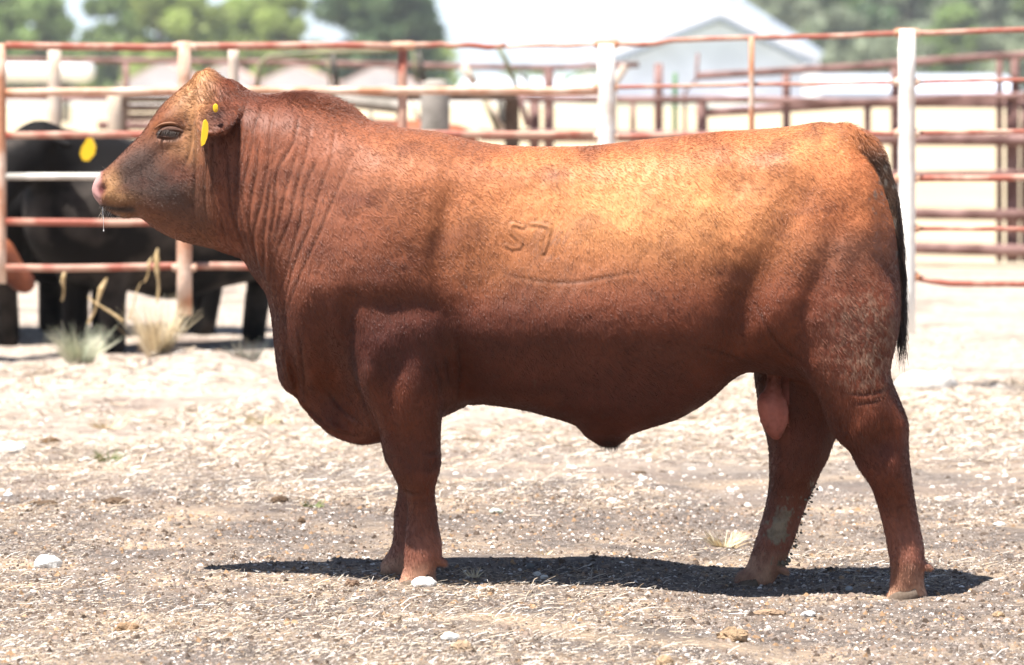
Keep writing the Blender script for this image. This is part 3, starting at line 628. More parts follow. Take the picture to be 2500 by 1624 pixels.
FFAR = [(930,900),(1040,900),(1050,1000),(1045,1085),(1046,1140),(1038,1180),(1028,1230),(1026,1290),(1030,1340),(1024,1380),(1024,1412),(1020,1428),(960,1428),(934,1400),(930,1378),(938,1362),(952,1342),(960,1312),(963,1249),(971,1212),(969,1174),(941,1124),(931,1079),(915,1000)]
HNEAR = [(1990,640),(2100,620),(2170,700),(2185,800),(2172,880),(2170,915),(2188,963),(2208,1010),(2215,1036),(2215,1085),(2221,1144),(2234,1228),(2246,1291),(2256,1346),(2254,1395),(2256,1430),(2263,1466),(2215,1472),(2165,1470),(2172,1432),(2175,1396),(2169,1346),(2156,1283),(2141,1228),(2125,1186),(2096,1144),(2075,1102),(2046,1074),(2030,1052),(2012,1010),(1996,965),(1970,925),(1940,860),(1935,760)]
HFAR = [(1900,800),(2000,790),(2070,880),(2070,980),(2052,1040),(2037,1070),(2020,1119),(1998,1163),(1977,1211),(1957,1262),(1941,1312),(1924,1354),(1905,1395),(1880,1430),(1868,1448),(1800,1448),(1789,1434),(1800,1401),(1822,1384),(1839,1338),(1857,1283),(1871,1228),(1878,1186),(1879,1144),(1876,1085),(1862,1030),(1850,970),(1842,905),(1845,850)]
SCRO = [(1885,870),(1902,880),(1907,905),(1908,947),(1921,980),(1926,1018),(1914,1058),(1893,1077),(1868,1054),(1853,1020),(1848,975),(1868,947),(1872,909),(1874,880)]
TAIL = [(2030,310),(2048,301),(2064,298),(2091,309),(2122,330),(2148,352),(2160,375),(2170,402),(2179,430),(2189,460),(2197,495),(2203,544),(2207,612),(2209,703),(2212,771),(2211,800),(2200,835),(2190,820),(2190,771),(2188,703),(2180,635),(2170,560),(2154,504),(2136,454),(2112,412),(2080,375),(2050,345)]
kp = Y0 / FPX
ox, oz = (205 - 1250) * kp, CAMZ - (1490 - HOR) * kp
nxg, nzg = int((2300 - 205) * kp / VOX), int((1490 - 145) * kp / VOX)
gx = ox + np.arange(nxg) * VOX; gzz = oz + np.arange(nzg) * VOX; ny = int(.94 / VOX); gy = -.47 + np.arange(ny) * VOX
X2, Z2 = np.meshgrid(gx, gzz, indexing='ij'); U2 = 1250 + X2 / kp; V2 = HOR + (CAMZ - Z2) / kp
def gau(U, V, cx, cy, rx, ry, ang=0):
    a = radians(ang); du, dv = U - cx, V - cy; p = du * cos(a) + dv * sin(a); q = -du * sin(a) + dv * cos(a)
    return np.exp(-(p / rx) ** 2 - (q / ry) ** 2)
def comp(poly, c, cap=None, box_=0.0, amax=.4, bumps=(), scale=1.0, ctop=None):
    sd = polysd(px(poly, c), X2, Z2); G = inflate(sd, VOX)
    if box_: G = G * (1 + box_ * np.clip(1 - G / amax ** 2, 0, 1))
    H = np.sqrt(np.maximum(G, 0)) * scale
    if cap is not None:
        H = np.where(H > 1e-4, (np.maximum(H, 1e-4) ** -4.0 + cap ** -4.0) ** -.25, 0)
    B = 0
    for b in bumps: B = B + b[5] * gau(U2, V2, *b[:5])
    H = H + B * sst(0.0, .1, H) if len(bumps) else H
    G = np.where(G > 0, np.maximum(H, 0) ** 2, G)
    if ctop is not None: c = c + (ctop - c) * sst(1330, 860, V2)
    return G, c, sd
def field(G, c, sd):
    Gx, Gz = np.gradient(G, VOX); g2 = Gx ** 2 + Gz ** 2
    yy = gy[None, :, None] - (c[:, None, :] if isinstance(c, np.ndarray) else c)
    F = (G[:, None, :] - yy ** 2) / np.sqrt(g2[:, None, :] + 4 * yy ** 2 + 4e-4)
    return np.where(sd[:, None, :] < -VOX, -np.sqrt(sd[:, None, :] ** 2 + .25 * yy ** 2), F).astype(np.float32)
capB = .385 - .10 * gau(U2, V2, 640, 420, 190, 300) - .21 * gau(U2, V2, 780, 990, 110, 120) - .12 * gau(U2, V2, 1140, 960, 60, 100) - .03 * gau(U2, V2, 1780, 600, 60, 200)
bB = [(790, 960, 100, 110, 0, -.13), (870, 1010, 60, 80, 0, -.07), (1150, 950, 60, 90, 0, -.07), (1085, 540, 26, 110, 12, -.012), (2140, 640, 14, 150, -6, -.010), (1925, 385, 50, 40, 0, .012), (727, 925, 9, 60, -12, -.035), (752, 940, 9, 40, -4, -.020), (700, 900, 14, 60, -8, .030), (740, 975, 12, 30, 0, .026), (800, 1040, 50, 14, 20, .03), (2120, 560, 30, 120, 10, .008), (1900, 560, 40, 140, 14, -.008), (1160, 700, 60, 120, 0, -.012), (1960, 720, 26, 180, 22, -.014), (980, 735, 150, 40, 6, -.020), (930, 850, 60, 60, 0, .030), (760, 700, 60, 60, 0, .012), (1640, 560, 200, 120, 0, .010), (930, 560, 170, 150, 0, .030), (900, 700, 120, 70, 10, .018), (1000, 420, 130, 90, -20, .010), (1110, 860, 34, 130, -8, -.045), (1085, 640, 30, 130, 8, -.012),
      (2040, 600, 130, 190, 10, .030), (2090, 800, 90, 90, 0, .022), (1925, 400, 70, 60, 0, .012), (1770, 440, 70, 60, 10, -.014), (1800, 760, 50, 150, 18, -.050), (1850, 870, 60, 50, 0, -.03),
      (1470, 790, 500, 130, 0, .070), (1450, 450, 520, 80, 0, -.014), (1300, 420, 260, 50, 0, .012), (700, 760, 26, 130, 0, -.022), (760, 900, 40, 110, -10, .022), (820, 880, 22, 110, -12, -.022), (830, 1010, 90, 50, 10, .02),
      (2010, 1000, 80, 60, 0, -.05), (560, 420, 60, 150, 5, -.015), (660, 420, 100, 160, 0, .012), (620, 650, 18, 110, -22, -.012), (690, 560, 30, 150, -18, -.010), (860, 800, 22, 90, 5, -.03), (2060, 380, 60, 40, 40, -.012),
      (1480, 1040, 70, 50, 0, -.04), (1300, 960, 300, 50, 0, -.02)]
capH = .088 + .055 * sst(260, 420, U2) - .035 * sst(250, 185, V2) + .02 * gau(U2, V2, 500, 440, 60, 120)
bH = [(352, 330, 14, 14, 0, .004), (392, 292, 40, 22, -35, .014), (424, 323, 25, 11, -8, -.014), (420, 345, 40, 14, -10, .006), (470, 300, 16, 60, 0, -.010), (300, 430, 60, 30, -30, -.012), (262, 470, 30, 34, -20, .016), (243, 462, 9, 15, -10, -.030),
      (440, 470, 60, 60, 0, .012), (510, 330, 14, 120, 0, -.02), (385, 380, 60, 18, -38, -.006), (340, 400, 40, 18, -35, .006), (290, 508, 60, 6, 8, -.008), (330, 500, 18, 14, 0, -.006), (400, 540, 60, 18, 12, -.008), (552, 430, 10, 120, 4, -.008), (480, 470, 7, 110, 0, -.006)]
bF = [(960, 760, 120, 60, 0, -.040), (1000, 1145, 40, 34, 0, .008), (1050, 1100, 14, 60, 0, -.006), (1010, 1240, 30, 50, 0, -.004), (1035, 1345, 30, 36, 0, .008), (900, 900, 30, 80, 10, .02), (1010, 940, 40, 110, 10, .015), (965, 1010, 14, 90, -14, -.008)]
bHn = [(2190, 1050, 22, 50, 0, .006), (2130, 1060, 30, 34, 10, -.010), (2160, 1130, 24, 44, 0, .008), (2090, 1020, 26, 60, 35, .006), (2200, 1000, 10, 70, -15, -.012), (2215, 1250, 14, 80, -8, .006), (2185, 1250, 10, 80, -8, -.005), (2215, 1370, 30, 34, 0, .008)]
comps = []
Gb = comp(BODY, 0, capB, .25, .36, bB)
F = field(*Gb)
F = smax(F, field(*comp(HEAD, 0, capH, .5, .14, bH)), .03)
F = smax(F, field(*comp(TAIL, 0, np.full(X2.shape, .032), 0, .1)), .006)
F = smax(F, field(*comp(FNEAR, -.145, np.full(X2.shape, .125), .2, .12, [(*t[:5], t[5] * 1.5) for t in bF], ctop=-.215)), .022)
F = smax(F, field(*comp(FFAR, .125, np.full(X2.shape, .115), .2, .12)), .03)
F = smax(F, field(*comp(HNEAR, -.165, np.full(X2.shape, .15), .2, .12, [(*t[:5], t[5] * 1.8) for t in bHn], ctop=-.205)), .035)
F = smax(F, field(*comp(HFAR, .14, np.full(X2.shape, .14), .2, .12)), .035)
F = smax(F, field(*comp(SCRO, -.01, np.full(X2.shape, .055), 0, .1)), .008)
def local(c, ext):
    lo = [(c[0] - ext - ox) / VOX, (c[1] - ext + .47) / VOX, (c[2] - ext - oz) / VOX]; hi = [l + 2 * ext / VOX for l in lo]
    sl_ = tuple(slice(max(0, int(a)), min(n, int(b) + 1)) for a, b, n in zip(lo, hi, F.shape))
    return sl_, np.meshgrid(gx[sl_[0]], gy[sl_[1]], gzz[sl_[2]], indexing='ij')
def addell(c, A, rad, k, sub=False, ext=None):
    ext = ext or max(rad) * 1.6; sl_, (x, y, z) = local(c, ext); A = np.array([np.array(a, float) / np.linalg.norm(a) for a in A])
    d = np.stack([x - c[0], y - c[1], z - c[2]], -1) @ A.T
    q = np.sqrt(((d / rad) ** 2).sum(-1)) + 1e-6; g = np.sqrt(((d / (np.array(rad) ** 2)) ** 2).sum(-1)) / q + 1e-6
    f = (1 - q) / g
    F[sl_] = -smax(-F[sl_], f, k) if sub else smax(F[sl_], f, k)
def bp(u, v, y=0): k = (Y0 + y) / FPX; return np.array([(u - 1250) * k, y, CAMZ - (v - HOR) * k])
EARS = []
for s in (-1, 1):
    root_, tip = bp(553, 238, 0) + [0, s * .085, 0], bp(531, 320, 0) + [0, s * .255, 0]
    ax_ = tip - root_; L = np.linalg.norm(ax_); ax_ /= L
    nrm = np.cross(ax_, [1, 0, 0.15]); nrm /= np.linalg.norm(nrm)
    if nrm[2] < 0: nrm = -nrm
    wd = np.cross(nrm, ax_); cen = (root_ + tip) / 2
    addell(cen, [ax_, wd, nrm], [L * .60, .067, .017], .012, ext=.16)
    addell(root_ - ax_ * .02, [ax_, wd, nrm], [.06, .035, .03], .02, ext=.1)
    f_in = cen - nrm * .020 + ax_ * .012
    addell(f_in, [ax_, wd, nrm], [L * .50, .050, .016], .006, sub=True, ext=.14)
    EARS.append((cen, ax_, wd, nrm, L))
    # dew claws
    for (u, v, y) in ((1080, 1372, s * .13), (2266, 1384, -.165) if s < 0 else (1915, 1392, .14)):
        for q in (-.022, .022): addell(bp(u - 3, v, y + q), [(1, 0, -.5), (0, 1, 0), (.5, 0, 1)], [.024, .013, .013], .008)
# nostrils
for s in (-1, 1): addell(bp(252, 461, 0) + [0, s * .074, 0], [(1, 0, .2), (0, 1, 0), (-.2, 0, 1)], [.017, .018, .020], .006, sub=True, ext=.04)
# sheath tip, brisket folds
addell(bp(1488, 1062, 0), [(1, 0, .1), (0, 1, 0), (-.1, 0, 1)], [.05, .035, .035], .02, ext=.1)
V, Q = nets(F, (ox, -.47, oz), VOX)
del F
def ring_smooth(V, Q, it, lam=.5):
    n = len(V); a = np.concatenate([Q[:, [0, 1]], Q[:, [1, 2]], Q[:, [2, 3]], Q[:, [3, 0]]]); a = np.concatenate([a, a[:, ::-1]])
    cnt = np.bincount(a[:, 0], minlength=n)[:, None]
    for _ in range(it):
        s = np.stack([np.bincount(a[:, 0], weights=V[a[:, 1], k], minlength=n) for k in range(3)], 1) / np.maximum(cnt, 1); V = V + lam * (s - V)
    return V
V = ring_smooth(V, Q, 2)
ob = obj('tmp', V, Q, None); md = ob.modifiers.new('s', 'SUBSURF'); md.levels = SUBD; md.render_levels = SUBD
dg = bpy.context.evaluated_depsgraph_get(); me = bpy.data.meshes.new_from_object(ob.evaluated_get(dg)) if SUBD else ob.data
bpy.data.objects.remove(ob)
nv = len(me.vertices); V = np.empty(nv * 3, np.float32); me.vertices.foreach_get('co', V); V = V.reshape(-1, 3).astype(float)
Nn = np.empty(nv * 3, np.float32); me.vertices.foreach_get('vector' if False else 'normal', Nn); Nn = Nn.reshape(-1, 3).astype(float)
U = 1250 + V[:, 0] / kp; VV = HOR + (CAMZ - V[:, 2]) / kp; side = sst(.15, .5, np.abs(Nn[:, 1]))
# ---- skin folds: pixel polylines, (width px, depth m)
def pl(pts, w, dep, ridge=.5): FOLDS.append((np.array(pts, float), w, dep, ridge))
FOLDS = []
A0 = [(615, 228), (600, 290), (592, 360), (588, 450), (592, 540), (620, 640), (660, 740)]
A1 = [(860, 320), (850, 400), (820, 480), (790, 560), (745, 660), (715, 740), (700, 800)]
A0, A1 = np.array(A0, float), np.array(A1, float)
for i, t in enumerate((0, .06, .14, .2, .29, .37, .47, .56, .66, .76, .88, 1.0)):
    rr = np.random.default_rng(i); c = A0 * (1 - t) + A1 * t + np.stack([rr.normal(0, 5, 7), rr.normal(0, 4, 7)], 1)
    lo = 0 if i % 2 == 0 else 1; hi = 7 if i % 3 else 6
    pl(c[lo:hi], 5.5 if i < 6 else 5, (.0042 if i < 7 else .003), .5)
for c in ([(473, 300), (474, 340), (468, 375), (458, 400)], [(486, 300), (487, 360), (484, 430), (482, 500)], [(510, 345), (512, 400), (509, 470), (513, 530)], [(538, 500), (552, 550), (560, 590)],
          [(530, 330), (529, 400), (530, 470), (540, 520)], [(560, 330), (570, 430), (575, 500), (600, 590), (640, 690)], [(385, 318), (398, 311), (418, 309), (440, 312), (458, 320)], [(392, 332), (410, 339), (435, 338), (452, 328)],
          [(240, 505), (262, 508), (290, 512), (315, 506), (330, 498)], [(700, 830), (697, 880), (706, 930), (716, 962)], [(735, 790), (742, 850), (744, 930), (742, 985)], [(760, 1000), (800, 1040), (850, 1060), (905, 1055)], [(800, 950), (840, 1000), (890, 1030)],
          [(1230, 655), (1290, 668), (1360, 675), (1430, 671), (1500, 658), (1560, 650)], [(1062, 850), (1076, 900), (1082, 960), (1080, 1010)], [(1095, 860), (1098, 930)], [(1120, 820), (1125, 900), (1118, 970)],
          [(1040, 1085), (1058, 1092), (1078, 1088)], [(1035, 1125), (1055, 1133), (1078, 1124)], [(975, 1170), (1000, 1188), (1040, 1186)], [(2040, 938), (2090, 944), (2150, 928)], [(2060, 968), (2130, 960)],
          [(864, 830), (872, 910), (896, 990), (928, 1060)], [(1700, 830), (1760, 850), (1830, 880)], [(1830, 730), (1860, 790), (1900, 840), (1960, 880)]): pl(c, 6, .0045, .5)
D = np.zeros(nv); crease = np.zeros(nv)
for pts, w, dep, rg in [(a_, b_ * .85, c_ * .62, .3) for a_, b_, c_, d_ in FOLDS]:
    dep *= .45 if pts[0][0] == 1230 else 1
    sp = spline(pts, 12, False); lo, hi = sp.min(0) - 4 * w, sp.max(0) + 4 * w
    m = (U > lo[0]) & (U < hi[0]) & (VV > lo[1]) & (VV < hi[1]) & (side > 0); ii = np.nonzero(m)[0]
    if not len(ii): continue
    best = np.full(len(ii), 1e9); pos = np.zeros(len(ii)); n_ = len(sp) - 1
    for j in range(n_):
        d, t = segdist(U[ii], VV[ii], sp[j], sp[j + 1]); q = d < best; best = np.where(q, d, best); pos = np.where(q, (j + t) / n_, pos)
    f = np.sin(np.clip(pos, .02, .98) * pi) ** .5 * side[ii]
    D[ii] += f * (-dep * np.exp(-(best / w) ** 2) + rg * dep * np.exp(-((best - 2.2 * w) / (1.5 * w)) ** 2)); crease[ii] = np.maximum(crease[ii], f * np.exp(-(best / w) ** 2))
# ---- brand: raised figures 5 and 7 on the ribs
FIVE = [(1275, 545), (1250, 538), (1246, 552), (1256, 566), (1270, 578), (1268, 592), (1250, 594), (1236, 588)]
SEVEN = [(1296, 538), (1320, 540), (1340, 548), (1336, 566), (1330, 588), (1326, 604)]
SCAR = np.zeros(nv)
for pts in (FIVE, SEVEN):
    sp = spline(pts, 6, False); ii = np.nonzero((U > 1215) & (U < 1370) & (VV > 515) & (VV < 625) & (V[:, 1] < 0))[0]; best = np.full(len(ii), 1e9)
    for j in range(len(sp) - 1): best = np.minimum(best, segdist(U[ii], VV[ii], sp[j], sp[j + 1])[0])
    best = best + 2.2 * noise(U[ii] / 5, VV[ii] / 5, 120) ; e = np.exp(-(best / 4.0) ** 2) * (.35 + .9 * np.clip(noise(U[ii] / 11, VV[ii] / 11, 121) + .5, 0, 1)); D[ii] += .0018 * e - .0013 * np.exp(-((best - 8) / 4) ** 2); SCAR[ii] = np.maximum(SCAR[ii], np.exp(-((best - 5) / 4) ** 2) * (.5 + .6 * np.clip(noise(U[ii] / 7, VV[ii] / 9, 122) + .5, 0, 1)))
# ---- clumpy coat on the thigh, soft unevenness of the whole hide
th = gau(U, VV, 2090, 800, 90, 120) + .5 * gau(U, VV, 2110, 930, 90, 50)
D += th * .0018 * (np.abs(noise(U / 5 + .3 * VV / 5, VV / 12, 71)) * 2 - .4) * side
D += .010 * (np.abs(noise(U / 5, VV / 6, 86)) + .15) * (gau(U, VV, 1908, 1295, 20, 52, 24) > .35) * side * (V[:, 1] > 0)
scm = (np.abs(U - 1887) < 44) & (VV > 930) & (VV < 1085) & (np.abs(V[:, 1] + .01) < .055); D += scm * .0022 * fbm(U / 9, VV / 5, 95, 2)
D += .004 * fbm(U / 55, VV / 55, 72, 3) * side + .0010 * noise(U / 14, VV / 26, 75) * side
V = V + Nn * D[:, None]
V[:, 1] += Y0
me.vertices.foreach_set('co', V.astype(np.float32).ravel()); me.update()
def V_side(N3): return N3[:, 1]
# ---- coat colour (hair tones with sunlit and shaded zones painted in, patch by patch)
def coat(U, VV, Yv, N3):
    n = len(U); c = np.tile(np.array([.120, .031, .0135]), (n, 1))
    def put(col, w): w = np.clip(w, 0, 1)[:, None]; c[:] = c * (1 - w) + np.array(col) * w
    g = lambda *a: gau(U, VV, *a)
    put((.40, .138, .056), 1.15 * np.clip(g(1480, 430, 520, 190) + g(1900, 430, 260, 150), 0, 1) * sst(860, 560, VV))  # orange back hair, with the sunlit upper side painted in
    put((.60, .285, .11), .8 * g(1570, 500, 340, 110) + .5 * g(1980, 350, 120, 60))  # sun highlight on the upper flank, painted as paler hair
    put((.27, .098, .055), .85 * g(760, 480, 180, 220)); put((.34, .13, .06), .7 * g(1000, 400, 130, 90))  # neck paler and pinker, its sheen painted into the colour
    put((.065, .018, .012), .75 * g(1000, 790, 330, 90) + .95 * g(1450, 950, 400, 120) + .5 * g(930, 860, 120, 60))  # belly and lower shoulder darkened, body shade painted into the coat
    put((.30, .11, .04), .55 * g(1250, 640, 160, 60)); put((.28, .08, .03), .6 * g(2000, 520, 100, 60))
    put((.22, .10, .065), .6 * g(2050, 600, 90, 50)); put((.20, .065, .04), .5 * g(2060, 800, 130, 140))
    hd = sst(560, 500, U) * sst(660, 600, VV)
    put((.20, .075, .035), .8 * hd)
    put((.38, .19, .085), hd * (.95 * g(470, 225, 60, 60) + .6 * g(500, 180, 30, 20) + .7 * g(475, 330, 22, 70) + .5 * g(440, 360, 30, 20)))
    put((.26, .09, .03), hd * .7 * g(385, 300, 40, 30))
    put((.078, .046, .036), hd * (.9 * g(345, 385, 75, 42, -28) + .75 * g(410, 450, 60, 50) + .8 * g(330, 450, 60, 50) + .55 * g(470, 500, 90, 80)))
    put((.34, .18, .08), hd * (.9 * g(278, 450, 22, 34) + .6 * g(300, 485, 40, 20) + .55 * g(290, 522, 30, 12)))
    put((.05, .035, .03), hd * (.95 * np.exp(-((VV - (500 + .10 * (U - 260) - .0012 * (U - 290) ** 2 + 6)) / 9) ** 2) * sst(235, 250, U) * sst(350, 325, U) + 0.75 * g(425, 326, 24, 7)))
    put((.50, .27, .25), hd * sst(257, 243, U) * sst(505, 485, VV)); put((.16, .05, .045), hd * g(252, 461, 9, 14) * 1.2)
    put((.05, .02, .015), .9 * g(540, 275, 30, 36) * sst(.14, .20, np.abs(Yv - Y0)))
    put((.07, .045, .03), .9 * sst(0, 1, (U - 2040) / 60) * sst(330, 400, VV) * sst(.045, .03, np.abs(Yv - Y0)) * sst(60, 20, np.abs(U - np.interp(VV, [330, 400, 500, 600, 800], [2095, 2140, 2180, 2195, 2202]))))
    put((.36, .12, .09), sst(0, 1, np.where((np.abs(U - 1887) < 42) & (VV > 915) & (VV < 1085) & (np.abs(Yv - Y0 + .01) < .052), 1., 0)) * (.35 + .65 * sst(930, 970, VV)) * (U < 1928))
    put((.22, .12, .085), .6 * g(1345, 590, 50, 55) * (V_side(N3) < 0) * sst(-.2, .3, noise(U / 6 + VV / 9, VV / 20, 88)))
    put((.20, .07, .055), .8 * sst(.05, .3, noise(U / 8, VV / 8, 96)) * (np.abs(U - 1887) < 44) * sst(1000, 1060, VV) * (VV < 1085) * (np.abs(Yv - Y0 + .01) < .052))
    leg = sst(1180, 1330, VV); put((.27, .11, .075), .7 * leg); put((.50, .29, .19), .9 * sst(1340, 1400, VV) * (.5 + .5 * sst(-.3, .3, noise(U / 20, VV / 20, 81))))  # tan pasterns, brightened in colour for the sun on the feet
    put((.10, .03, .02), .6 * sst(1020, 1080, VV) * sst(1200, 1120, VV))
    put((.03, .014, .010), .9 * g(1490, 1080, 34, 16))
    mud = sst(.02, .12, .6 * noise(U / 10, VV / 14, 83) + .4 * noise(U / 4, VV / 5, 85) + .85 * g(1908, 1295, 24, 58, 24) + .35 * g(1985, 1180, 14, 80, 25) + .45 * g(1905, 1385, 24, 28) - .38)
    put((.21, .175, .125), .95 * mud * sst(1095, 1130, VV) * (U > 1800) * (U < 2030))
    mud2 = sst(.0, .2, noise(U / 9, VV / 12, 84) + .5 * g(2150, 450, 30, 60, 20) + .3 * g(2250, 1370, 10, 60) + .35 * g(2186, 560, 8, 120) - .42); put((.16, .135, .11), .75 * mud2)
    put((.30, .20, .14), 1.5 * th_f(U, VV))
    v = fbm(U / 90, VV / 60, 90, 4); c *= (1 + .42 * v)[:, None]; c *= (1 + .20 * noise(U / 5, VV / 9, 93))[:, None]
    put((.16, .05, .03), .5 * np.clip(-v * 2 - .35, 0, 1))
    return c.clip(.01, .85)
def th_f(U, VV): return .6 * (gau(U, VV, 2090, 800, 80, 100) + .4 * gau(U, VV, 2100, 900, 80, 40)) * sst(-.15, .35, .6 * noise(U / 5 + .3 * VV / 5, VV / 12, 71) + .6 * noise(U / 2.6, VV / 6, 73))
cc = coat(U, VV, V[:, 1], Nn); cc *= (1 - .35 * crease - .42 * SCAR)[:, None]  # folds darkened with painted shade; brand scar has its own darker tone
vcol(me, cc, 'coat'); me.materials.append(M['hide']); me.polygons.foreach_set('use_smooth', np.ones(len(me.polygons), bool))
bull = root('bull', (.3, Y0, -.03), 'big glossy reddish-brown bull standing in profile facing left in the foreground', 'bull')
def child(name, o, parent=bull): o.parent = parent; o.matrix_parent_inverse = Matrix.Translation(-parent.location); return o
body = bpy.data.objects.new('body', me); me.name = 'body'; C.objects.link(body); child('body', body)
# ---- hair
def hairmat(name, attr=None, color=(.2, .08, .04), rough=.36):
    m = bpy.data.materials.new(name); m.use_nodes = True; nt = m.node_tree; b = nt.nodes['Principled BSDF']
    b.inputs['Roughness'].default_value = rough; b.inputs['Specular IOR Level'].default_value = .36; b.inputs['Base Color'].default_value = (*color, 1)
    if attr: a = nt.nodes.new('ShaderNodeAttribute'); a.attribute_name = attr; nt.links.new(a.outputs['Color'], b.inputs['Base Color'])
    return m
def haircurves(name, pts, rad, col, m, parent=bull, **kw):
    n, k = pts.shape[:2]; cu = bpy.data.hair_curves.new(name); cu.add_curves([k] * n)
    cu.position_data.foreach_set('vector', pts.astype(np.float32).ravel())
    ra = cu.attributes.get('radius') or cu.attributes.new('radius', 'FLOAT', 'POINT'); ra.data.foreach_set('value', rad.astype(np.float32).ravel())
    if col is not None:
        a = cu.attributes.new('coat', 'FLOAT_COLOR', 'CURVE'); q = np.ones((n, 4), np.float32); q[:, :3] = col; a.data.foreach_set('color', q.ravel())
    cu.materials.append(m); o = bpy.data.objects.new(name, cu); C.objects.link(o); child(name, o, parent); tag(o, **kw); return o
def hairs(n, sel_w=None):
    q = np.empty(len(me.polygons) * 4, np.int32); me.loops.foreach_get('vertex_index', q); q = q.reshape(-1, 4)
    fc = V[q].mean(1); ar = np.linalg.norm(np.cross(V[q[:, 2]] - V[q[:, 0]], V[q[:, 3]] - V[q[:, 1]]), axis=1) / 2
    fu = 1250 + fc[:, 0] / kp; fv = HOR + (CAMZ - fc[:, 2]) / kp
    w = ar if sel_w is None else ar * sel_w(fu, fv, fc, Nn[q].mean(1))
    f = np.searchsorted(np.cumsum(w) / w.sum(), RNG.random(n)).clip(0, len(q) - 1)
    a, b = RNG.random((n, 1)), RNG.random((n, 1)); Q4 = V[q[f]]
    p = (Q4[:, 0] * (1 - a) + Q4[:, 1] * a) * (1 - b) + (Q4[:, 3] * (1 - a) + Q4[:, 2] * a) * b
    nn = Nn[q[f, 0]]; return p, nn, 1250 + p[:, 0] / kp, HOR + (CAMZ - p[:, 2]) / kp, q[f, 0]
def flow(u, v, n):
    a = -62 + 24 * noise(u / 160, v / 160, 101) * 2 + 28 * noise(u / 40, v / 40, 102)           # degrees, in the side view; down and back
    a = a - 20 * sst(1000, 1150, v) - 14 * gau(u, v, 900, 950, 200, 300)
    a = np.where(u < 480, a + 40, a); a = a + 30 * gau(u, v, 1700, 420, 500, 90)
    a = np.radians(a); d = np.stack([np.cos(a), 0.05 * np.sign(n[:, 1]) * 0, np.sin(a)], -1)
    d -= n * (d * n).sum(1)[:, None]; return d / (np.linalg.norm(d, axis=1)[:, None] + 1e-6)
p, nn, u, v, ix = hairs(HAIRN)
keep = ~((np.abs(u - 1887) < 42) & (v > 935) & (v < 1085) & (np.abs(p[:, 1] - Y0 + .01) < .065)) & ~((u < 250) & (v > 425) & (v < 495)) & (v < 1445)
p, nn, u, v, ix = p[keep], nn[keep], u[keep], v[keep], ix[keep]; n = len(p)
d = flow(u, v, nn)
crest = gau(u, v, 790, 250, 130, 22, 12) + .7 * gau(u, v, 520, 225, 50, 30) * (v > 195) + .8 * gau(u, v, 2110, 350, 70, 40, 40) + .35 * gau(u, v, 500, 180, 40, 20)
Lh = (.0075 + .0045 * RNG.random(n)) * (1 - .4 * sst(470, 420, u)) * (1 + 1.6 * np.clip(crest, 0, 1) + .9 * th_f(u, v) * 2 + .8 * gau(u, v, 1860, 870, 90, 50) + .7 * gau(u, v, 2080, 1040, 90, 80) + .9 * (np.abs(p[:, 1] - Y0) > .15) * gau(u, v, 530, 275, 60, 70))
Lh *= 1 - .7 * SCAR[ix]; lift = .09 + .45 * np.clip(crest, 0, 1) + .10 * RNG.random(n)
jit = RNG.normal(0, .10, (n, 3))
dd = d + jit; pts = np.stack([p - nn * .001, p + (dd * .5 + nn * lift[:, None] * .9) * Lh[:, None], p + (dd + jit * .5 + nn * lift[:, None]) * Lh[:, None]], 1)
rad = np.stack([np.full(n, .00045), np.full(n, .0004), np.full(n, .0001)], 1) * (.7 + .6 * RNG.random((n, 1)))
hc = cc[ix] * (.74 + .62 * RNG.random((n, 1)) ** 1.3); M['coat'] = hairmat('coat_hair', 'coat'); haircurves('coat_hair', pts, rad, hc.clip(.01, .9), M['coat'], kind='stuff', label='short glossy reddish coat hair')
# tail switch
def strands(n, f, wdt, m, name, par=bull, k=6, **kw):
    t = np.linspace(0, 1, k); pts = np.zeros((n, k, 3))
    for i in range(n): pts[i] = f(i, t)
    return haircurves(name, pts, np.broadcast_to(np.linspace(wdt, wdt * .25, k), (n, k)).copy(), None, m, par, **kw)
M['darkhair'] = hairmat('dark_tail_hair', None, (.030, .016, .011), .5)
R2 = np.random.default_rng(5)
def sw(i, t):
    v0 = R2.uniform(440, 800); u0 = np.interp(v0, [440, 500, 560, 640, 800], [2180, 2192, 2200, 2204, 2205]); L = R2.uniform(.06, .13) if v0 < 760 else R2.uniform(.06, .14)
    a = bp(u0 + R2.uniform(-8, 2), v0, R2.uniform(-.02, .02)) + [0, Y0, 0]; dx = R2.uniform(-.004, .016) if v0 < 740 else R2.uniform(-.02, .018)
    return a + np.outer(t, [dx, R2.uniform(-.015, .015), -L]) + np.outer(np.sin(t * R2.uniform(2, 6)), [R2.uniform(-.004, .004), 0, 0])
strands(1300, sw, .0009, M['darkhair'], 'tail_hair')
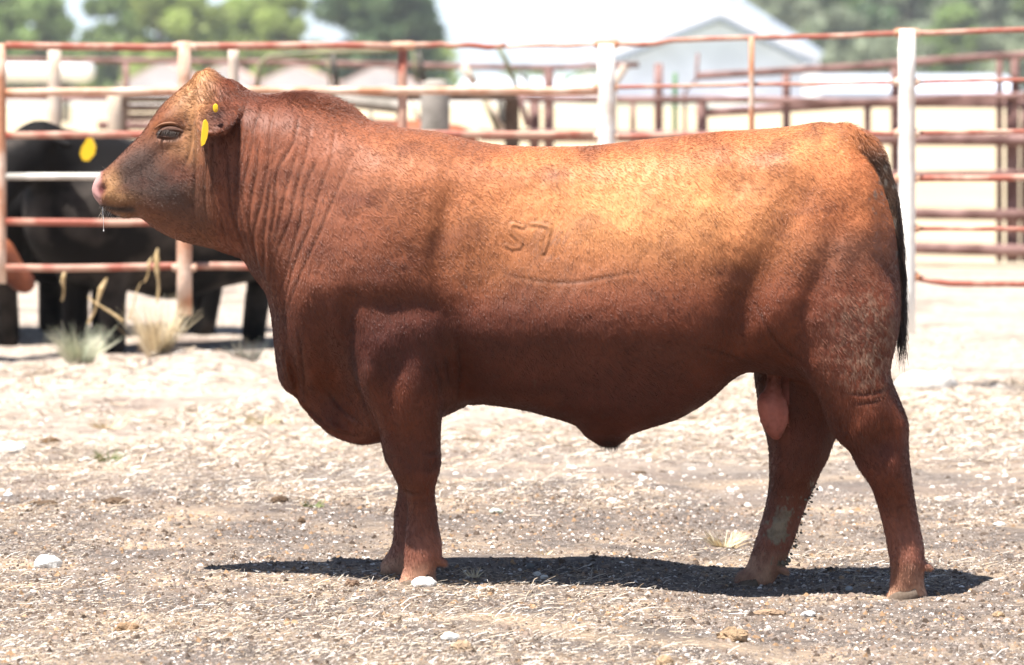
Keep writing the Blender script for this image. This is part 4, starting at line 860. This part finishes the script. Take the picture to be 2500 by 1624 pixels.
# lashes
def lash(i, t):
    q = i / 46; a = bp(396 + 52 * q + R2.uniform(-2, 2), 318 - 5 * sin(q * pi) + 4 * q, 0) + [0, Y0, 0]; a[1] = EYEY - .010
    return a + np.outer(t, [-.008 + R2.uniform(-.005, .004), -.014, -.008]) + np.outer(t ** 2, [0, 0, -.012])
sel = (np.abs(U - 424) < 6) & (np.abs(VV - 325) < 6) & (V[:, 1] < Y0); EYEY = float(V[sel, 1].mean())
M['eye'] = mat('dark_eye', (.012, .009, .008), .08, .6)
for s in (-1, 1):
    c_ = bp(422, 324, 0); yy = Y0 + s * (Y0 - EYEY) ; n1, n2 = 12, 20
    E = [(c_[0] + .022 * sin(pi * i / n1) * cos(2 * pi * j / n2), yy - s * .004 + .012 * sin(pi * i / n1) * sin(2 * pi * j / n2), c_[2] + .0040 * cos(pi * i / n1)) for i in range(n1 + 1) for j in range(n2)]
    Fq = [[i * n2 + j, (i + 1) * n2 + j, (i + 1) * n2 + (j + 1) % n2, i * n2 + (j + 1) % n2] for i in range(n1) for j in range(n2)]
    obj('eye', E, Fq, M['eye'], bull, smooth=True)
strands(46, lash, .0007, M['darkhair'], 'eyelashes', k=4)
M['grizzle'] = hairmat('pale_whiskers', None, (.5, .42, .34), .4)
def whisk(i, t):
    if i < 90: u0, v0, y0, dr = R2.uniform(245, 330), R2.uniform(498, 528), -R2.uniform(.0, .05), [R2.uniform(-.6, .3), -.5, -.8]
    else: u0, v0, y0, dr = R2.uniform(236, 290), R2.uniform(415, 440), -R2.uniform(0, .03), [-.6, -.2, .6]
    return bp(u0, v0, y0) + [0, Y0, 0] + np.outer(t, np.array(dr) * R2.uniform(.008, .025))
strands(120, whisk, .0003, M['grizzle'], 'whiskers', k=4)
# sheath tuft, belly fringe
def tuf(i, t):
    a = bp(R2.uniform(1468, 1512), R2.uniform(1068, 1082), R2.uniform(-.02, .02)) + [0, Y0, 0]; return a + np.outer(t, [R2.uniform(-.008, .006), 0, -R2.uniform(.012, .030)])
strands(260, tuf, .0008, M['darkhair'], 'sheath_hair', k=4)
ML = mat('eyelid', (.10, .045, .028), .6, .3, bump=.5, bscale=300)
for nm, pp_, r0 in (('upper_eyelid', [(390, 328), (400, 320), (414, 315), (430, 315), (446, 318), (462, 324)], .0064), ('lower_eyelid', [(390, 328), (404, 332), (424, 334), (442, 331), (460, 324)], .0032), ('brow_fold', [(384, 314), (400, 304), (424, 300), (446, 304), (466, 312)], .0036)):
    for s in (-1, 1):
        sp = spline(pp_, 5, False); pt = np.array([bp(a_, b_, 0) for a_, b_ in sp]); tt = np.linspace(0, 1, len(sp)); pt[:, 1] = Y0 + s * (Y0 - EYEY + (.007 if nm != 'brow_fold' else .006) - .010 * np.abs(tt - .45) ** 1.5)
        V_, F_ = tube(pt, r0 * (.35 + np.sin(tt * pi)), 8); obj(nm, V_, F_, ML if nm != 'brow_fold' else mat('brow_skin', (.20, .085, .04), .6, .3), bull, smooth=True)
# saliva thread
dr = MB(); a, b = bp(250, 505, -.03), bp(253, 562, -.03); dr.add(*tube([a + [0, Y0, 0], (a + b) / 2 + [.001, Y0, 0], b + [0, Y0, 0]], [.0008, .0007, .0010], 6)); dr.add(*tube([b + [0, Y0, .001], b + [0, Y0, -.002], b + [0, Y0, -.004]], [.001, .002, .0008], 6))
V_, F_ = dr.out(); obj('saliva_thread', V_, F_, mat('saliva', (.9, .9, .9), .1, .8), bull, smooth=True)
# ear tags (near ear)
cen, ax_, wd, nrm, L = EARS[0]
t_ = root('ear_tag', tuple(bp(520, 300, -.2) + [0, Y0, 0]), 'yellow plastic ear tag with a round button hanging in the ear of the red bull', 'ear tag')
bu = bp(526, 264, -.262); V_, F_ = tube([bu + [0, Y0 + .004, 0], bu + [.001, Y0 - .003, 0], bu + [.001, Y0 - .006, 0]], [.0125, .0125, .010], 20); V_[:, 0] = (V_[:, 0] - bu[0]) * .62 + bu[0]
ob_ = obj('button', V_, F_, M['yellow'], t_)
V_, F_ = tube([bu + [.0005, Y0 - .006, 0], bu + [.0005, Y0 - .0085, 0]], .004, 12); obj('stud', V_, F_, mat('tag_stud', (.7, .45, .02), .4, .4), t_)
pts_ = [(498, 296), (503, 292), (508, 300), (509, 318), (506, 336), (500, 352), (493, 357), (492, 345), (494, 322)]
top = [bp(a_ * 1., b_, -.290) + [0, Y0, 0] for a_, b_ in pts_]; bot = [q + [-.004, -.003 + .0, 0] for q in top]; bot = [q + np.array([-.0035, .012, 0]) for q in top]; k_ = len(pts_)
obj('tag_plate', top + bot, [list(range(k_)), list(range(k_, 2 * k_))[::-1]] + [[i, (i + 1) % k_, (i + 1) % k_ + k_, i + k_] for i in range(k_)], M['yellow'], t_)
# mud clots stuck to the far hind leg and hock
mb = MB(); 
for i in range(70):
    t = R2.random(); u0 = np.interp(t, [0, .35, .7, 1], [2006, 1968, 1945, 1918]) + R2.normal(0, 6); v0 = np.interp(t, [0, .35, .7, 1], [1150, 1240, 1310, 1390]) + R2.normal(0, 4)
    if t > .9: u0 += R2.uniform(-20, 6)
    c_ = bp(u0, v0, .14 - R2.uniform(0, .05)) + [0, Y0, 0]; r_ = R2.uniform(.0010, .0045) * (1.6 if t > .88 else 1)
    mb.add(*tube([c_ + [-r_, 0, r_ * .5], c_, c_ + [r_, 0, -r_ * .4]], [r_ * .5, r_, r_ * .5], 6, .3))
V_, F_ = mb.out(); obj('mud_clots', V_, F_, M['mud'], bull, kind='stuff')
# hooves
M['hoof'] = mat('horn_hoof', (.11, .08, .06), .85, .15, ncol=(.17, .13, .10), nscale=60)
for (u0, u1, vb, c_) in ((972, 1062, 1434, -.145), (934, 1012, 1424, .125), (2166, 2250, 1466, -.165), (1788, 1862, 1442, .14)):
    for q in (-.028, .028):
        a = bp(u0 - 3, vb + 4, c_ + q) + [0, Y0, 0]; b = bp(u1 - 12, vb - 26, c_ + q) + [0, Y0, 0]
        V_, F_ = tube([a + [.0, 0, 0.002], a + [.02, 0, .010], (a + b) / 2, b], [.008, .020, .027, .026], 12); V_[:, 2] = np.maximum(V_[:, 2], a[2] - .012) - .009; obj('hoof', V_, F_, M['hoof'], bull, smooth=True)

# ------------------------------------------------------------------ cattle behind the fence (same method, coarser)
def beast(name, parts, vox, m, label, cat='cow', k=.05, group=None, extra=None):
    pts = np.concatenate([[np.array(a[:3]) - a[3], np.array(a[:3]) + a[3], np.array(b[:3]) - b[3], np.array(b[:3]) + b[3]] for a, b in parts])
    lo, hi = pts.min(0) - 3 * vox, pts.max(0) + 3 * vox; n_ = ((hi - lo) / vox).astype(int) + 2
    G = np.meshgrid(*[lo[i] + np.arange(n_[i]) * vox for i in range(3)], indexing='ij'); F = np.full(G[0].shape, -9.)
    for a, b in parts:
        A, B = np.array(a[:3], float), np.array(b[:3], float); dv = B - A; L = dv @ dv + 1e-9
        t = np.clip(sum((G[i] - A[i]) * dv[i] for i in range(3)) / L, 0, 1); ds = np.sqrt(sum((G[i] - A[i] - t * dv[i]) ** 2 for i in range(3)))
        F = smax(F, a[3] + (b[3] - a[3]) * t - ds, k)
    V, Q = nets(F, lo, vox); V = ring_smooth(V, Q, 3); c0 = V.mean(0)
    r = root(name, (c0[0], c0[1], 0), label, cat, group); obj('body', V, Q, m, r, smooth=True); return r
def cow(name, x, y, h, yaw, m, label, head=(.75, .95), sc=1.0, seed=0, low=0., tagged=False, hd=0, legspread=.0):
    # local frame: +x forward
    w = lambda p: p
    r_ = np.random.default_rng(seed); ls = legspread
    L = [((-.55, 0, .78 - low, .27 + low * .7), (0, 0, .76 - low, .31 + low * .8)), ((0, 0, .76 - low, .31 + low * .8), (.5, 0, .80 - low, .27 + low * .8)), ((-.75, 0, .82, .2), (-.55, 0, .78, .27)), ((.5, 0, .84, .25), (.85, hd * .1, head[1], .15)),
         ((.55, 0, .6, .2), (.62, 0, .7, .18)), ((.85, hd * .1, head[1] + .03, .13), (1.02, hd * .3, head[1] - .05, .12)), ((1.02, hd * .3, head[1] - .05, .11), (1.2, hd * .45, head[1] - .25, .075))]
    for s in (-1, 1):
        L += [((.48, s * .16, .6, .13), (.50 + ls * s, s * .16, .36, .08)), ((.50 + ls * s, s * .16, .36, .075), (.49 + ls * s, s * .16, .03, .07)),
              ((-.66, s * .17, .72, .17), (-.60, s * .17, .48, .09)), ((-.60, s * .17, .48, .09), (-.74 - ls * s, s * .17, .38, .075)), ((-.74 - ls * s, s * .17, .38, .075), (-.68 - ls * s, s * .17, .03, .07)),
              ((.90, s * .12 + hd * .12, head[1] + .08, .035), (.86, s * .27 + hd * .12, head[1] + .04, .03))]
    L += [((-.9, 0, .92, .03), (-.93, 0, .4, .025))]
    c, s_ = cos(yaw), sin(yaw); g = float(gz(x, y))
    T = lambda p: (x + sc * (p[0] * c - p[1] * s_), y + sc * (p[0] * s_ + p[1] * c), g + sc * p[2] * h / 1.05, sc * p[3])
    o = beast(name, [(T(a), T(b)) for a, b in L], .028, m, label)
    if tagged:
        e = T((.86, -.27 + hd * .12, head[1] + .04, .03)); return o, e
    return o
YB = 22.6
kx = lambda u, Y: (u - 1250) * Y / FPX
cow('cow', kx(410, 22.6), 22.8, 1.1, radians(222), M['black'], 'black cow turned towards the camera behind the rails under the bull muzzle', seed=1, hd=.2, low=.12, sc=1.05, head=(.6, .98))
cow('cow', kx(160, 24), 24.2, 1.08, radians(178), M['black'], 'black cow standing broadside farther back behind the fence post', seed=2, low=.12, sc=1.08, legspread=.06)
cow('cow', kx(90, 23.8), 23.8, 1.02, radians(70), M['black'], 'black cow farther back at the left with its back above the third rail', seed=3, sc=1.05)
M['redhide'] = mat('red_hide', (.09, .022, .012), .6, .3, bump=.3, bscale=40, ncol=(.26, .08, .035), nscale=4)
cow('cow', kx(-420, 21.5), 21.5, .9, radians(15), M['redhide'], 'reddish-brown cow showing only its head and shoulder at the left edge', seed=4, head=(.6, .80), sc=.85)
cow('cow', kx(850, 30), 30.5, 1.25, radians(172), M['redhide'], 'red cow whose back shows above the withers of the big bull', seed=5, sc=1.0)
ye = root('ear_tag', tuple(P(212, 345, 21.4)), 'large bright yellow ear tag of the black cow behind the third rail', 'ear tag')
pts_ = [(213, 322), (222, 326), (226, 340), (234, 358), (230, 378), (216, 393), (202, 392), (195, 376), (200, 358), (210, 344)]
top = [P(a_, b_, 21.5) for a_, b_ in pts_]; bot = [q + [0, .02, 0] for q in top]; k_ = len(pts_)
obj('tag_plate', top + bot, [list(range(k_)), list(range(k_, 2 * k_))[::-1]] + [[i, (i + 1) % k_, (i + 1) % k_ + k_, i + k_] for i in range(k_)], M['yellow'], ye)
